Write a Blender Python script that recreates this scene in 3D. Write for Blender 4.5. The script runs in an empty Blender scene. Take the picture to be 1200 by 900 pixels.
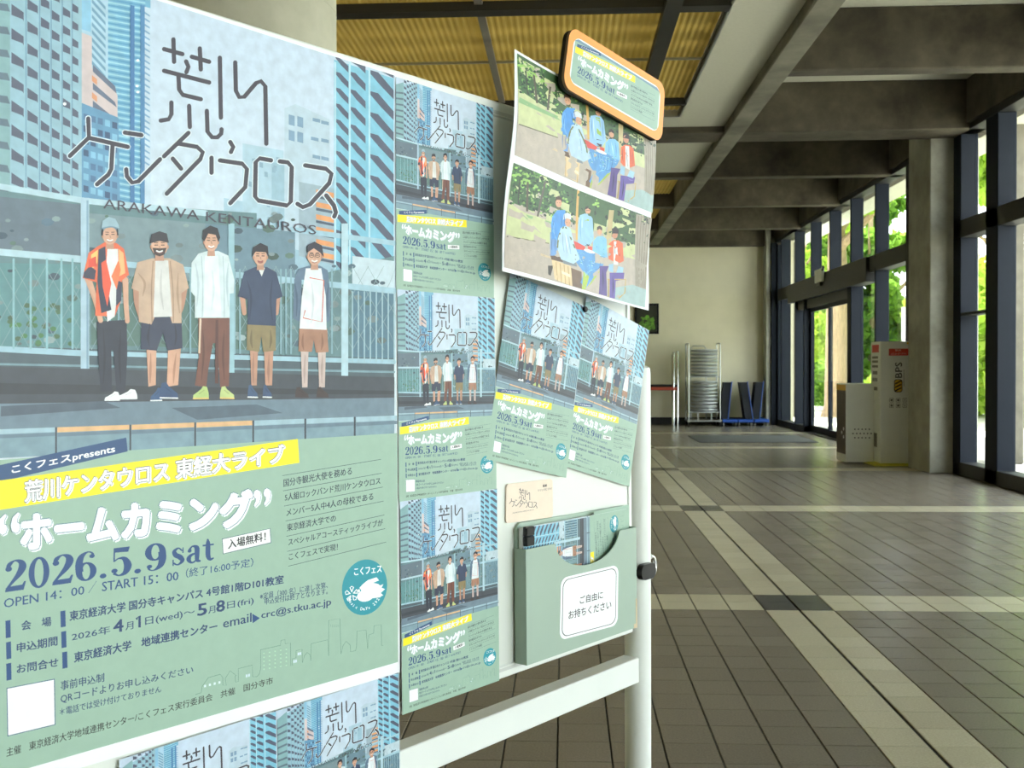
import bpy, math, random
import numpy as np
from mathutils import Vector, Matrix
random.seed(7); np.random.seed(7)
SC = bpy.context.scene; COL = SC.collection

# ------------------------------------------------------------------ camera, world, sun, exposure
FPX = 1224.78; CAMH = 1.4305
CR = np.array([[0.9987006, 0.0508214, -0.0037601], [0.0029213, 0.0165608, 0.9998586], [-0.0508150, 0.9985704, -0.0163913]])
for _i in range(3): CR[_i] /= np.linalg.norm(CR[_i])
cam = bpy.data.cameras.new('camera'); camo = bpy.data.objects.new('camera', cam); COL.objects.link(camo)
_r, _u, _w = CR
camo.matrix_world = Matrix(((_r[0], _u[0], -_w[0], 0), (_r[1], _u[1], -_w[1], 0), (_r[2], _u[2], -_w[2], CAMH), (0, 0, 0, 1)))
cam.sensor_width = 36; cam.lens = 36 * FPX / 1200; cam.clip_start = 0.02; cam.clip_end = 300
cam.dof.use_dof = True; cam.dof.focus_distance = 1.75; cam.dof.aperture_fstop = 20
SC.camera = camo
SC.view_settings.view_transform = 'Standard'; SC.view_settings.look = 'None'; SC.view_settings.gamma = 1
SC.view_settings.use_curve_mapping = False
SC.view_settings.exposure = 1.5
SC.cycles.max_bounces = 10; SC.cycles.diffuse_bounces = 5; SC.cycles.glossy_bounces = 4; SC.cycles.transparent_max_bounces = 12
world = bpy.data.worlds.new('sky'); SC.world = world; world.use_nodes = True
_bg = world.node_tree.nodes['Background']; _bg.inputs[0].default_value = (0.91, 0.94, 1.0, 1); _bg.inputs[1].default_value = 3.2
sun = bpy.data.lights.new('sun', 'SUN'); sun.energy = 11.0; sun.angle = math.radians(1.5); sun.color = (1, 0.95, 0.84)
suno = bpy.data.objects.new('sun', sun); COL.objects.link(suno)
suno.rotation_euler = Vector((-0.22, 0.34, 0.90)).to_track_quat('Z', 'Y').to_euler()

# ------------------------------------------------------------------ helpers
def lin(c):
    return tuple(((x / 255.) / 12.92 if x <= 10.3 else ((x / 255. + 0.055) / 1.055) ** 2.4) for x in c)
def mat(name, c, rough=0.6, metal=0.0, noise=0.0, nscale=8, bump=0.0, bscale=60, spec=0.5, attr=False, objrand=0.0, coat=0.0, stretch=None, emit=0.0, ramp2=None):
    m = bpy.data.materials.new(name); m.use_nodes = True; nt = m.node_tree; N = nt.nodes; L = nt.links
    b = N['Principled BSDF']; b.inputs['Roughness'].default_value = rough; b.inputs['Metallic'].default_value = metal
    b.inputs['Specular IOR Level'].default_value = spec; b.inputs['Coat Weight'].default_value = coat
    tc = N.new('ShaderNodeTexCoord'); mp = N.new('ShaderNodeMapping'); L.new(tc.outputs['Object'], mp.inputs[0])
    if stretch: mp.inputs['Scale'].default_value = stretch
    if attr:
        a = N.new('ShaderNodeAttribute'); a.attribute_name = 'Col'; src = a.outputs['Color']
    else:
        a = N.new('ShaderNodeRGB'); a.outputs[0].default_value = (*lin(c), 1); src = a.outputs[0]
    if ramp2:
        n0 = N.new('ShaderNodeTexNoise'); n0.inputs['Scale'].default_value = nscale * 0.35; n0.inputs['Detail'].default_value = 6
        n0.inputs['Roughness'].default_value = 0.65
        L.new(mp.outputs[0], n0.inputs['Vector'])
        r = N.new('ShaderNodeMapRange'); r.inputs[1].default_value = 0.35; r.inputs[2].default_value = 0.68; L.new(n0.outputs[0], r.inputs[0])
        mx0 = N.new('ShaderNodeMix'); mx0.data_type = 'RGBA'; L.new(r.outputs[0], mx0.inputs[0]); L.new(src, mx0.inputs[6]); mx0.inputs[7].default_value = (*lin(ramp2), 1)
        src = mx0.outputs[2]
    if noise:
        n = N.new('ShaderNodeTexNoise'); n.inputs['Scale'].default_value = nscale; n.inputs['Detail'].default_value = 5
        L.new(mp.outputs[0], n.inputs['Vector'])
        r = N.new('ShaderNodeMapRange'); r.inputs[1].default_value = 0.3; r.inputs[2].default_value = 0.7
        r.inputs[3].default_value = 1 - noise; r.inputs[4].default_value = 1 + noise; L.new(n.outputs[0], r.inputs[0])
        v = N.new('ShaderNodeVectorMath'); v.operation = 'SCALE'; L.new(src, v.inputs[0]); L.new(r.outputs[0], v.inputs['Scale']); src = v.outputs[0]
    if objrand:
        oi = N.new('ShaderNodeObjectInfo'); r = N.new('ShaderNodeMapRange'); r.inputs[3].default_value = 1 - objrand; r.inputs[4].default_value = 1 + objrand
        L.new(oi.outputs['Random'], r.inputs[0])
        v = N.new('ShaderNodeVectorMath'); v.operation = 'SCALE'; L.new(src, v.inputs[0]); L.new(r.outputs[0], v.inputs['Scale']); src = v.outputs[0]
    L.new(src, b.inputs['Base Color'])
    if bump:
        n = N.new('ShaderNodeTexNoise'); n.inputs['Scale'].default_value = bscale; n.inputs['Detail'].default_value = 3
        L.new(mp.outputs[0], n.inputs['Vector'])
        bp = N.new('ShaderNodeBump'); bp.inputs['Strength'].default_value = bump; bp.inputs['Distance'].default_value = 0.003
        L.new(n.outputs[0], bp.inputs['Height']); L.new(bp.outputs[0], b.inputs['Normal'])
    if emit:
        b.inputs['Emission Color'].default_value = (*lin(c), 1); b.inputs['Emission Strength'].default_value = emit
    return m
def glass_mat(name, tint=(0.93, 0.97, 0.96)):
    m = bpy.data.materials.new(name); m.use_nodes = True; nt = m.node_tree; N = nt.nodes; L = nt.links
    N.remove(N['Principled BSDF']); t = N.new('ShaderNodeBsdfTransparent'); t.inputs[0].default_value = (*tint, 1)
    g = N.new('ShaderNodeBsdfGlossy'); g.inputs['Roughness'].default_value = 0.02; lw = N.new('ShaderNodeLayerWeight'); pw = N.new('ShaderNodeMath'); pw.operation = 'POWER'; pw.inputs[1].default_value = 4.5; L.new(lw.outputs['Facing'], pw.inputs[0])
    fr = N.new('ShaderNodeMath'); fr.operation = 'MULTIPLY_ADD'; fr.inputs[1].default_value = 0.5; fr.inputs[2].default_value = 0.03; L.new(pw.outputs[0], fr.inputs[0])
    mx = N.new('ShaderNodeMixShader'); L.new(fr.outputs[0], mx.inputs[0]); L.new(t.outputs[0], mx.inputs[1]); L.new(g.outputs[0], mx.inputs[2])
    L.new(mx.outputs[0], N['Material Output'].inputs[0]); return m
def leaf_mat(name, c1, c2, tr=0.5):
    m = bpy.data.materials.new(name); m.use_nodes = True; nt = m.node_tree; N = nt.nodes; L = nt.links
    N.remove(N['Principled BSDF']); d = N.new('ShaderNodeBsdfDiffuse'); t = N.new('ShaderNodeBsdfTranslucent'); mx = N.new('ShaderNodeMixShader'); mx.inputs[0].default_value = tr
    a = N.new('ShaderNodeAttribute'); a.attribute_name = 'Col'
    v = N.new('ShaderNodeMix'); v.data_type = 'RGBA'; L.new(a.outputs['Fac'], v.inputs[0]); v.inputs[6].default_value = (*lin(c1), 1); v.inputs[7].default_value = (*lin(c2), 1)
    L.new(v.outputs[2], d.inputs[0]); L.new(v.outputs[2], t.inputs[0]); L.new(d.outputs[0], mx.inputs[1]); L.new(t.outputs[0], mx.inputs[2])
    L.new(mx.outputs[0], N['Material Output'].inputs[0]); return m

M = {}
M['paint_white'] = mat('white_powder_coat', (226, 230, 224), 0.35, noise=0.02)
M['board'] = mat('white_board_enamel', (222, 226, 218), 0.3)
M['alu'] = mat('brushed_aluminium', (205, 208, 204), 0.35, 0.6, noise=0.03)
M['paper'] = mat('white_paper', (238, 241, 242), 0.55)
M['print'] = mat('printed_paper', (255, 255, 255), 0.42, attr=True, noise=0.03, nscale=60, spec=0.45)
M['photo'] = mat('printed_photograph', (255, 255, 255), 0.42, attr=True, noise=0.10, nscale=70, spec=0.45)
M['edge_black'] = mat('black_foam_edge', (22, 20, 20), 0.7)
M['foam'] = mat('brown_foam_core', (140, 115, 90), 0.8)
M['orange'] = mat('orange_border', (246, 160, 66), 0.45)
M['pocket'] = mat('sage_green_plastic', (156, 176, 160), 0.45, noise=0.03, nscale=15)
M['pocket_edge'] = mat('pocket_worn_edge', (205, 185, 150), 0.6)
M['black'] = mat('black_plastic', (9, 9, 10), 0.35, spec=0.3)
M['chrome'] = mat('chrome', (220, 222, 222), 0.15, 1.0)
M['steel'] = mat('satin_steel', (178, 182, 180), 0.32, 0.9)
M['tile'] = mat('matte_stoneware_tile', (255, 255, 255), 0.27, attr=True, noise=0.10, nscale=110, bump=0.3, bscale=120, objrand=0.06, spec=0.75)
M['grout'] = mat('dark_grout', (38, 36, 32), 0.9)
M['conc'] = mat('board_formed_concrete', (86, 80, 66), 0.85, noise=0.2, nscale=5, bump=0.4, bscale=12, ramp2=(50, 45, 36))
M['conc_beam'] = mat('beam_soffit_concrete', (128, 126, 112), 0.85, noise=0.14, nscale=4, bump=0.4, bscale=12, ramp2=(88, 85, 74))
M['conc_col'] = mat('smooth_column_concrete', (184, 182, 162), 0.8, noise=0.06, nscale=6, bump=0.2, bscale=18, ramp2=(164, 162, 142))
M['conc_pillar'] = mat('pillar_concrete', (172, 171, 158), 0.85, noise=0.08, nscale=5, bump=0.3, bscale=14, ramp2=(138, 137, 124))
M['conc_out'] = mat('darkened_outdoor_concrete', (118, 113, 100), 0.9, noise=0.1, nscale=5, bump=0.3, bscale=14, ramp2=(96, 92, 80))  # concrete colour darkened to offset the overbright daylight on the outdoor pillars
M['silver'] = mat('silver_painted_metal', (196, 200, 200), 0.35, 0.5)
M['wall'] = mat('cream_wall_paint', (214, 208, 180), 0.85, noise=0.03, nscale=3)
M['ceil'] = mat('pale_ceiling_board', (196, 196, 180), 0.85, noise=0.04, nscale=30)
M['frame'] = mat('slate_blue_window_frame', (20, 27, 38), 0.6, noise=0.06, nscale=6, spec=0.2)
M['dark'] = mat('dark_bronze_metal', (30, 31, 32), 0.5)
M['base'] = mat('black_skirting', (22, 22, 20), 0.6)
M['glass'] = glass_mat('window_glass')
M['smoke'] = glass_mat('smoked_cabinet_glass', (0.35, 0.36, 0.30))
M['mat'] = mat('grey_entrance_matting', (74, 76, 76), 0.95, noise=0.1, nscale=90, bump=0.6, bscale=200)
M['locker'] = mat('offwhite_cabinet_steel', (222, 224, 216), 0.45, noise=0.02)
M['red'] = mat('red_label', (206, 66, 50), 0.5)
M['yellow'] = mat('yellow_plate', (212, 204, 60), 0.5)
M['ink'] = mat('black_ink', (28, 28, 30), 0.5)
M['grey'] = mat('grey_plate', (120, 116, 108), 0.6)
M['amber'] = mat('amber_label', (222, 176, 44), 0.5)
M['blue'] = mat('blue_plastic', (24, 70, 150), 0.4)
M['rubber'] = mat('black_rubber_deck', (30, 34, 42), 0.7)
M['redtop'] = mat('red_orange_edge_band', (150, 54, 26), 0.5)
M['wood'] = mat('dark_wood', (60, 44, 32), 0.5, noise=0.2, nscale=9)
M['bark'] = mat('tree_bark', (150, 128, 100), 0.95, noise=0.35, nscale=10, bump=1.0, bscale=14, stretch=(3, 3, 0.4))
M['plaza'] = mat('pale_plaza_paving', (196, 190, 178), 0.9, noise=0.08, nscale=2)
M['lawn'] = mat('lawn', (96, 130, 48), 0.95, noise=0.3, nscale=3)
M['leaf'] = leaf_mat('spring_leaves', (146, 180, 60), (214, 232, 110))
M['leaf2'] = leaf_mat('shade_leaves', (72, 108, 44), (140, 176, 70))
M['outwhite'] = mat('white_exterior_render', (232, 234, 232), 0.8)
M['tube'] = mat('lit_lamp_tube', (255, 240, 205), 0.5, emit=0.55)
def panel_mat():
    m = bpy.data.materials.new('yellow_corrugated_plastic'); m.use_nodes = True; nt = m.node_tree; N = nt.nodes; L = nt.links
    N.remove(N['Principled BSDF']); d = N.new('ShaderNodeBsdfDiffuse'); t = N.new('ShaderNodeBsdfTranslucent'); mx = N.new('ShaderNodeMixShader'); mx.inputs[0].default_value = 0.6
    d.inputs[0].default_value = (*lin((196, 178, 112)), 1); t.inputs[0].default_value = (*lin((228, 208, 128)), 1)
    L.new(d.outputs[0], mx.inputs[1]); L.new(t.outputs[0], mx.inputs[2]); L.new(mx.outputs[0], N['Material Output'].inputs[0]); return m
M['panel'] = panel_mat()

class MB:
    def __init__(s): s.v = []; s.f = []; s.m = []; s.c = []; s.mats = []
    def mi(s, m):
        if m not in s.mats: s.mats.append(m)
        return s.mats.index(m)
    def add(s, vs, fs, m, col=None):
        o = len(s.v); s.v += [tuple(map(float, p)) for p in vs]; k = s.mi(m)
        for f in fs: s.f.append([i + o for i in f]); s.m.append(k); s.c.append(col)
    def box(s, x0, x1, y0, y1, z0, z1, m, col=None, bev=0.0):
        if bev:
            b = bev; vs = []; 
            for (a, zz) in ((0, z0 + b), (0, z1 - b)):
                vs += [(x0, y0 + b, zz), (x0 + b, y0, zz), (x1 - b, y0, zz), (x1, y0 + b, zz), (x1, y1 - b, zz), (x1 - b, y1, zz), (x0 + b, y1, zz), (x0, y1 - b, zz)]
            vs += [(x0 + b, y0 + b, z0), (x1 - b, y0 + b, z0), (x1 - b, y1 - b, z0), (x0 + b, y1 - b, z0)]
            vs += [(x0 + b, y0 + b, z1), (x1 - b, y0 + b, z1), (x1 - b, y1 - b, z1), (x0 + b, y1 - b, z1)]
            fs = [(i, (i + 1) % 8, 8 + (i + 1) % 8, 8 + i) for i in range(8)]
            fs += [(19, 18, 17, 16), (20, 21, 22, 23)]
            fs += [(0, 16, 1), (1, 16, 17, 2), (2, 17, 3), (3, 17, 18, 4), (4, 18, 5), (5, 18, 19, 6), (6, 19, 7), (7, 19, 16, 0)]
            fs += [(8, 9, 20), (9, 10, 21, 20), (10, 11, 21), (11, 12, 22, 21), (12, 13, 22), (13, 14, 23, 22), (14, 15, 23), (15, 8, 20, 23)]
            s.add(vs, fs, m, col); return
        s.add([(x0, y0, z0), (x1, y0, z0), (x1, y1, z0), (x0, y1, z0), (x0, y0, z1), (x1, y0, z1), (x1, y1, z1), (x0, y1, z1)],
              [(3, 2, 1, 0), (4, 5, 6, 7), (0, 1, 5, 4), (1, 2, 6, 5), (2, 3, 7, 6), (3, 0, 4, 7)], m, col)
    def tube(s, pts, r, m, n=12, caps=True):
        pts = [Vector(p) for p in pts]; rings = []
        rs = r if isinstance(r, (list, tuple)) else [r] * len(pts)
        up = None
        for i, p in enumerate(pts):
            d = (pts[min(i + 1, len(pts) - 1)] - pts[max(i - 1, 0)]).normalized()
            if up is None: up = Vector((0, 0, 1)) if abs(d.z) < 0.9 else Vector((1, 0, 0))
            a = d.cross(up).normalized(); b = d.cross(a).normalized(); up = b.cross(d) if b.length else up
            up = -b
            rings.append([p + (a * math.cos(2 * math.pi * k / n) + b * math.sin(2 * math.pi * k / n)) * rs[i] for k in range(n)])
        vs = [q for R_ in rings for q in R_]; fs = []
        for i in range(len(pts) - 1):
            for k in range(n): fs.append((i * n + k, i * n + (k + 1) % n, (i + 1) * n + (k + 1) % n, (i + 1) * n + k))
        if caps: fs += [tuple(range(n)), tuple(reversed(range((len(pts) - 1) * n, len(pts) * n)))]
        s.add(vs, fs, m)
    def lathe(s, prof, m, n=32, c=(0, 0, 0)):
        vs = []; fs = []
        for (r, z) in prof: vs += [(c[0] + r * math.cos(2 * math.pi * k / n), c[1] + r * math.sin(2 * math.pi * k / n), c[2] + z) for k in range(n)]
        for i in range(len(prof) - 1):
            for k in range(n): fs.append((i * n + k, i * n + (k + 1) % n, (i + 1) * n + (k + 1) % n, (i + 1) * n + k))
        fs += [tuple(reversed(range(n))), tuple(range((len(prof) - 1) * n, len(prof) * n))]
        s.add(vs, fs, m)
    def prism(s, poly, fn, t0, t1, m, mside=None):   # poly 2D, fn(x,y,t)->3D
        n = len(poly); vs = [fn(x, y, t0) for x, y in poly] + [fn(x, y, t1) for x, y in poly]
        s.add(vs, [tuple(reversed(range(n))), tuple(range(n, 2 * n))], m)
        s.add(vs, [(i, (i + 1) % n, n + (i + 1) % n, n + i) for i in range(n)], mside or m)
    def build(s, name, parent=None, smooth=False, loc=(0, 0, 0)):
        me = bpy.data.meshes.new(name); me.from_pydata([(p[0] - loc[0], p[1] - loc[1], p[2] - loc[2]) for p in s.v], [], s.f)
        for m in s.mats: me.materials.append(m)
        me.polygons.foreach_set('material_index', s.m)
        if any(c is not None for c in s.c):
            ca = me.color_attributes.new('Col', 'FLOAT_COLOR', 'CORNER'); buf = []
            for f, c in zip(s.f, s.c):
                c = c or (1, 1, 1)
                if isinstance(c[0], (tuple, list)): 
                    for q in c: buf += [*q, 1.0]
                else: buf += [*c, 1.0] * len(f)
            ca.data.foreach_set('color', buf)
        if smooth:
            me.polygons.foreach_set('use_smooth', [True] * len(me.polygons))
            try: me.set_sharp_from_angle(angle=math.radians(40))
            except Exception: pass
        me.update()
        o = bpy.data.objects.new(name, me); COL.objects.link(o); o.location = loc
        if parent is not None: attach(o, parent)
        return o
def attach(o, par):
    o.parent = par; 
    # parents are unrotated empties or meshes: convert world location to local
    o.location = Vector(o.location) - wloc(par)
def wloc(o):
    v = Vector((0, 0, 0))
    while o is not None: v += Vector(o.location); o = o.parent
    return v
def tag(o, label=None, cat=None, group=None, kind=None):
    if label: o['label'] = label
    if cat: o['category'] = cat
    if group: o['group'] = group
    if kind: o['kind'] = kind
    return o
def empty(name, loc, label=None, cat=None, group=None, kind=None):
    o = bpy.data.objects.new(name, None); o.empty_display_size = 0.1; COL.objects.link(o); o.location = loc
    return tag(o, label, cat, group, kind)
def struct(mb, name, label=None, parent=None, smooth=False):
    o = mb.build(name, parent, smooth)
    if parent is None: o['kind'] = 'structure'
    if label: o['label'] = label
    return o
_tc = {}
def text_mesh(s, bold=0.0, res=2):
    k = (s, bold, res)
    if k not in _tc:
        c = bpy.data.curves.new('lettering', 'FONT'); c.body = s; c.resolution_u = res; c.offset = bold
        o = bpy.data.objects.new('lettering', c); me = bpy.data.meshes.new_from_object(o)
        v = np.array([q.co[:2] for q in me.vertices]); f = [tuple(q.vertices) for q in me.polygons]
        bpy.data.objects.remove(o); bpy.data.curves.remove(c); bpy.data.meshes.remove(me)
        _tc[k] = (v, f)
    return _tc[k]
def homog(src, dst):
    A = []; B = []
    for (x, y), (u, v) in zip(src, dst):
        A.append([x, y, 1, 0, 0, 0, -u * x, -u * y]); B.append(u); A.append([0, 0, 0, x, y, 1, -v * x, -v * y]); B.append(v)
    h_ = np.linalg.solve(np.array(A, float), np.array(B, float)); H = np.append(h_, 1).reshape(3, 3)
    def f(x, y):
        w = H @ np.array([x, y, 1.0]); return w[0] / w[2], w[1] / w[2]
    return f

# ------------------------------------------------------------------ structure: floor with tiles
tiles_root = MB(); tiles_root.box(-7, 5.3, -7, 26.2, -0.2, -0.006, M['grout'])
floor = struct(tiles_root, 'floor', 'grey square tile floor with cream tile bands and dark crossing tiles')
bandc = [-5.63, -1.63, 2.37, 6.372, 10.6, 14.62, 18.5, 22.55, 26.6]
ylines = []
for a, b in zip(bandc[:-1], bandc[1:]): ylines += [a + (b - a) * k / 20 for k in range(20)]
GX = 1.367
cream = lin((184, 177, 154)); grey = lin((121, 113, 102)); grey2 = lin((116, 112, 100)); dk = lin((66, 66, 66)); tan = lin((172, 158, 130))
cands = []
for j in range(len(ylines) - 1):
    y0, y1 = ylines[j], ylines[j + 1]
    if y0 > 26.1: break
    y1 = min(y1, 26.15)
    jb = j % 20; yb = jb in (0, 19)
    for i in range(-41, 20):
        x0 = GX + 0.2 * i; x1 = x0 + 0.2
        if x1 > 5.2: continue
        xb = i in (-1, 0); 
        kind = 'dark' if (xb and yb) else ('cream' if (xb or yb) else 'grey')
        cx, cy = (x0 + x1) / 2, (y0 + y1) / 2
        v = np.array([cx, cy, -CAMH]); z = v @ CR[2]; vis = 0
        if z > 1:
            px, py = 600 + FPX * (v @ CR[0]) / z, 450 - FPX * (v @ CR[1]) / z
            behind = (px < 742 and py < 770) or px < 470
            if 0 <= px <= 1205 and py <= 912 and not behind: vis = 1 / z ** 3
        cands.append((vis, i, j, x0, x1, y0, y1, kind))
order = sorted(range(len(cands)), key=lambda q: -cands[q][0])
single = set(q for q in order[:300] if cands[q][0] > 0)
def tile_geo(mb, x0, x1, y0, y1, kind, i, var=1.0):
    g = 0.0020; gx = 0.0034; xa = x0 + (0.008 if i == 0 else gx); xb_ = x1 - (0.008 if i == -1 else gx)
    c = {'cream': cream, 'grey': grey, 'dark': dk}[kind]; c = tuple(k * var for k in c)
    b = 0.0016; z = 0.0
    vs = [(xa, y0 + g, -0.008), (xb_, y0 + g, -0.008), (xb_, y1 - g, -0.008), (xa, y1 - g, -0.008),
          (xa, y0 + g, z - b), (xb_, y0 + g, z - b), (xb_, y1 - g, z - b), (xa, y1 - g, z - b),
          (xa + b, y0 + g + b, z), (xb_ - b, y0 + g + b, z), (xb_ - b, y1 - g - b, z), (xa + b, y1 - g - b, z)]
    fs = [(8, 9, 10, 11)] + [(k, (k + 1) % 4, 4 + (k + 1) % 4, 4 + k) for k in range(4)] + [(4 + k, 4 + (k + 1) % 4, 8 + (k + 1) % 4, 8 + k) for k in range(4)]
    mb.add(vs, fs, M['tile'], c)
field = MB(); shared = {}
for q, (vis, i, j, x0, x1, y0, y1, kind) in enumerate(cands):
    if q in single:
        key = (kind, i if i in (-1, 0) else 9, round(y1 - y0, 4))
        if key not in shared:
            mb = MB(); w_ = x1 - x0; tile_geo(mb, -w_ / 2, w_ / 2, -(y1 - y0) / 2, (y1 - y0) / 2, kind, i if i in (-1, 0) else 9)
            o = mb.build('tile'); shared[key] = o.data
        else:
            o = bpy.data.objects.new('tile', shared[key]); COL.objects.link(o)
        o.location = ((x0 + x1) / 2, (y0 + y1) / 2, 0); attach(o, floor)
    else:
        tile_geo(field, x0, x1, y0, y1, kind, i, random.uniform(0.94, 1.06))
fo = field.build('tile_field', floor); fo['kind'] = 'stuff'
mb = MB(); mb.box(2.51, 4.71, 19.68, 21.6, 0.0005, 0.012, M['mat'], bev=0.004)
tag(mb.build('entrance_mat'), 'long dark grey entrance mat lying before the glass doors', 'mat')

# ------------------------------------------------------------------ walls, ceiling slab, beams
XW = 5.12; ZC = 5.05; ZB = 4.42
def sbox(name, *a, m='conc', label=None, bev=0.0):
    mb = MB(); mb.box(*a, M[m], bev=bev); return struct(mb, name, label)
sbox('wall_far', -7.2, 5.6, 26.0, 26.3, -0.2, 5.4, m='wall', label='plain cream end wall')
sbox('wall_left', -7.3, -7.0, -7.3, 26.0, -0.2, 5.4, m='wall')
sbox('wall_back', -7.3, 5.6, -7.3, -7.0, -0.2, 5.4, m='wall')
mb = MB(); mb.box(-7.0, 4.86, 25.975, 26.0, 0.0, 0.17, M['base']); struct(mb, 'baseboard_far', 'black skirting under the cream end wall')
sbox('ceiling', -7.3, 7.0, -7.3, 26.3, ZC, 5.4, m='ceil', label='pale ceiling between concrete beams')
# dropped pale ceiling left of the long beam with rectangular openings for the light panels
mb = MB()
def slab(x0, x1, y0, y1): mb.box(x0, x1, y0, y1, 4.50, 4.54, M['ceil'])
SKX = 1.425
slab(SKX, 2.035, -7, 13.55); slab(-7, SKX, 12.96, 13.55); slab(-7, 2.035, 14.15, 16.72); slab(-7, 2.035, 23.3, 26.0)
struct(mb, 'ceiling_soffit', 'smooth pale dropped ceiling beside the luminous panels')
def beam(y0, y1, n=0):
    mb = MB(); mb.box(-7, 5.45, y0, y1, ZB, ZC, M['conc_beam'], bev=0.012); return struct(mb, 'concrete_beam', 'rough board-marked cross beam')
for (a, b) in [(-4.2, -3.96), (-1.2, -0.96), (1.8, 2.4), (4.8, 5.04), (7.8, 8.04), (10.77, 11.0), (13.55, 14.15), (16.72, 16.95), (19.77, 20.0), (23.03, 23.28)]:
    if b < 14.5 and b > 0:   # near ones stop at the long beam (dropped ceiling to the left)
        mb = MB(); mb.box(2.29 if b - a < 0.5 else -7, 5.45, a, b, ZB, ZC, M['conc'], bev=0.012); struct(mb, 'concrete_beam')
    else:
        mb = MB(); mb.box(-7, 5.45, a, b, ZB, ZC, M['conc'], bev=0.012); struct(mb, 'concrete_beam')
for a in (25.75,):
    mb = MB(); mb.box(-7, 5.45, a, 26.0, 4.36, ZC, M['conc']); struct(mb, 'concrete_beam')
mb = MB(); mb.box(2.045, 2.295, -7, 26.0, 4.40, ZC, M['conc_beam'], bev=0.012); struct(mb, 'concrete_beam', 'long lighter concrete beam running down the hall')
mb = MB(); mb.box(5.08, 5.6, -7, 26.0, 4.50, ZC, M['conc']); struct(mb, 'wall_right', 'dark concrete lintel above the glass wall')
def pillar(x0, x1, y0, y1, lab=None):
    mb = MB(); mb.box(x0, x1, y0, y1, 0, ZC, M['conc_pillar'], bev=0.01); return struct(mb, 'concrete_pillar', lab)
pillar(4.82, 5.45, 14.1, 14.97, 'square concrete pillar between the two glass bays')
pillar(4.82, 5.45, 1.9, 2.5)
pillar(4.86, 4.98, 25.6, 25.98, 'slim pale pilaster in the far corner')
# round column behind the board
mb = MB(); _d = CR[2] + CR[0] * (268 - 600) / FPX; _c = _d * 4.35; n = 64
mb.lathe([(0.452, 0)] + [(0.452, z) for z in (0.9, 1.8, 2.7, 3.6)] + [(0.452, 4.55)], M['conc_col'], n, (_c[0], _c[1], 0))
o = struct(mb, 'concrete_column', 'round pale concrete column rising behind the notice board', smooth=True)
for z in (2.62, 2.9, 3.05, 3.6):
    mb = MB(); mb.lathe([(0.4525, z), (0.4532, z + 0.0015), (0.4525, z + 0.003)], M['conc_col'], n, (_c[0], _c[1], 0))
    s = mb.build('casting_seam', o, True)
# luminous ceiling panels
lum = empty('luminous_ceiling', (0, 9, 4.5), kind='structure'); lum['label'] = 'yellow corrugated translucent ceiling panels between black bars'
def corr(x0, x1, y0, y1, z=4.56, pitch=0.06):
    mb = MB(); n = int(round((x1 - x0) / pitch * 4)); vs = []
    for k in range(n + 1):
        x = x0 + (x1 - x0) * k / n; zz = z + 0.010 * (0, 1, 1, 0)[k % 4]
        vs += [(x, y0, zz), (x, y1, zz)]
    mb.add(vs, [(2 * k, 2 * k + 1, 2 * k + 3, 2 * k + 2) for k in range(n)], M['panel']); mb.build('corrugated_panel', lum)
ys = [1.0, 3.0, 5.0, 7.0, 9.02, 10.72, 12.3, 12.92]
xs = [-6.6, -4.5, -2.6, -0.73, 0.90, 1.40]
for a, b in zip(ys[:-1], ys[1:]):
    for c, d in zip(xs[:-1], xs[1:]): corr(c + 0.005, d - 0.005, a + 0.004, b - 0.004)
for (x0, x1, y0, y1) in [(-6.6, 1.93, 16.98, 19.4), (-6.6, 1.93, 20.3, 22.6)]: corr(x0, x1, y0, y1, 4.6)
def bar(x0, x1, y0, y1, z0, z1, m='dark', name='ceiling_bar'):
    mb = MB(); mb.box(x0, x1, y0, y1, z0, z1, M[m]); mb.build(name, lum)
for y in (3.0, 5.0, 7.0): bar(-6.7, 1.42, y - 0.06, y + 0.06, 4.47, 4.55)
bar(-6.7, 1.41, 8.94, 9.10, 4.47, 4.55); bar(-6.7, 1.41, 12.27, 12.34, 4.47, 4.55)
bar(-6.7, 1.41, 10.70, 10.73, 4.535, 4.555, 'steel')
bar(0.845, 0.985, 1, 12.93, 4.44, 4.52)
for x in (-0.73, -2.6, -4.5): bar(x - 0.035, x + 0.035, 1, 12.93, 4.52, 4.55, 'grey')
bar(1.405, 1.43, 1, 12.96, 4.485, 4.60, 'steel', 'edge_trim'); bar(-6.7, 1.43, 12.94, 12.965, 4.485, 4.60, 'steel', 'edge_trim')
bar(1.385, 1.395, 1, 12.94, 4.50, 4.54, 'dark', 'edge_trim')
def tubes(y0, y1, step, x1, z):
    y = y0
    while y < y1:
        mb = MB(); mb.tube([(-6.4, y, z), (x1, y, z)], 0.018, M['tube'], 8); mb.build('lamp_tube', lum, True); y += step
tubes(1.3, 12.9, 0.5, 1.38, 4.66); tubes(17.2, 19.4, 0.5, 1.9, 4.70); tubes(20.5, 22.6, 0.5, 1.9, 4.70)

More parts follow.
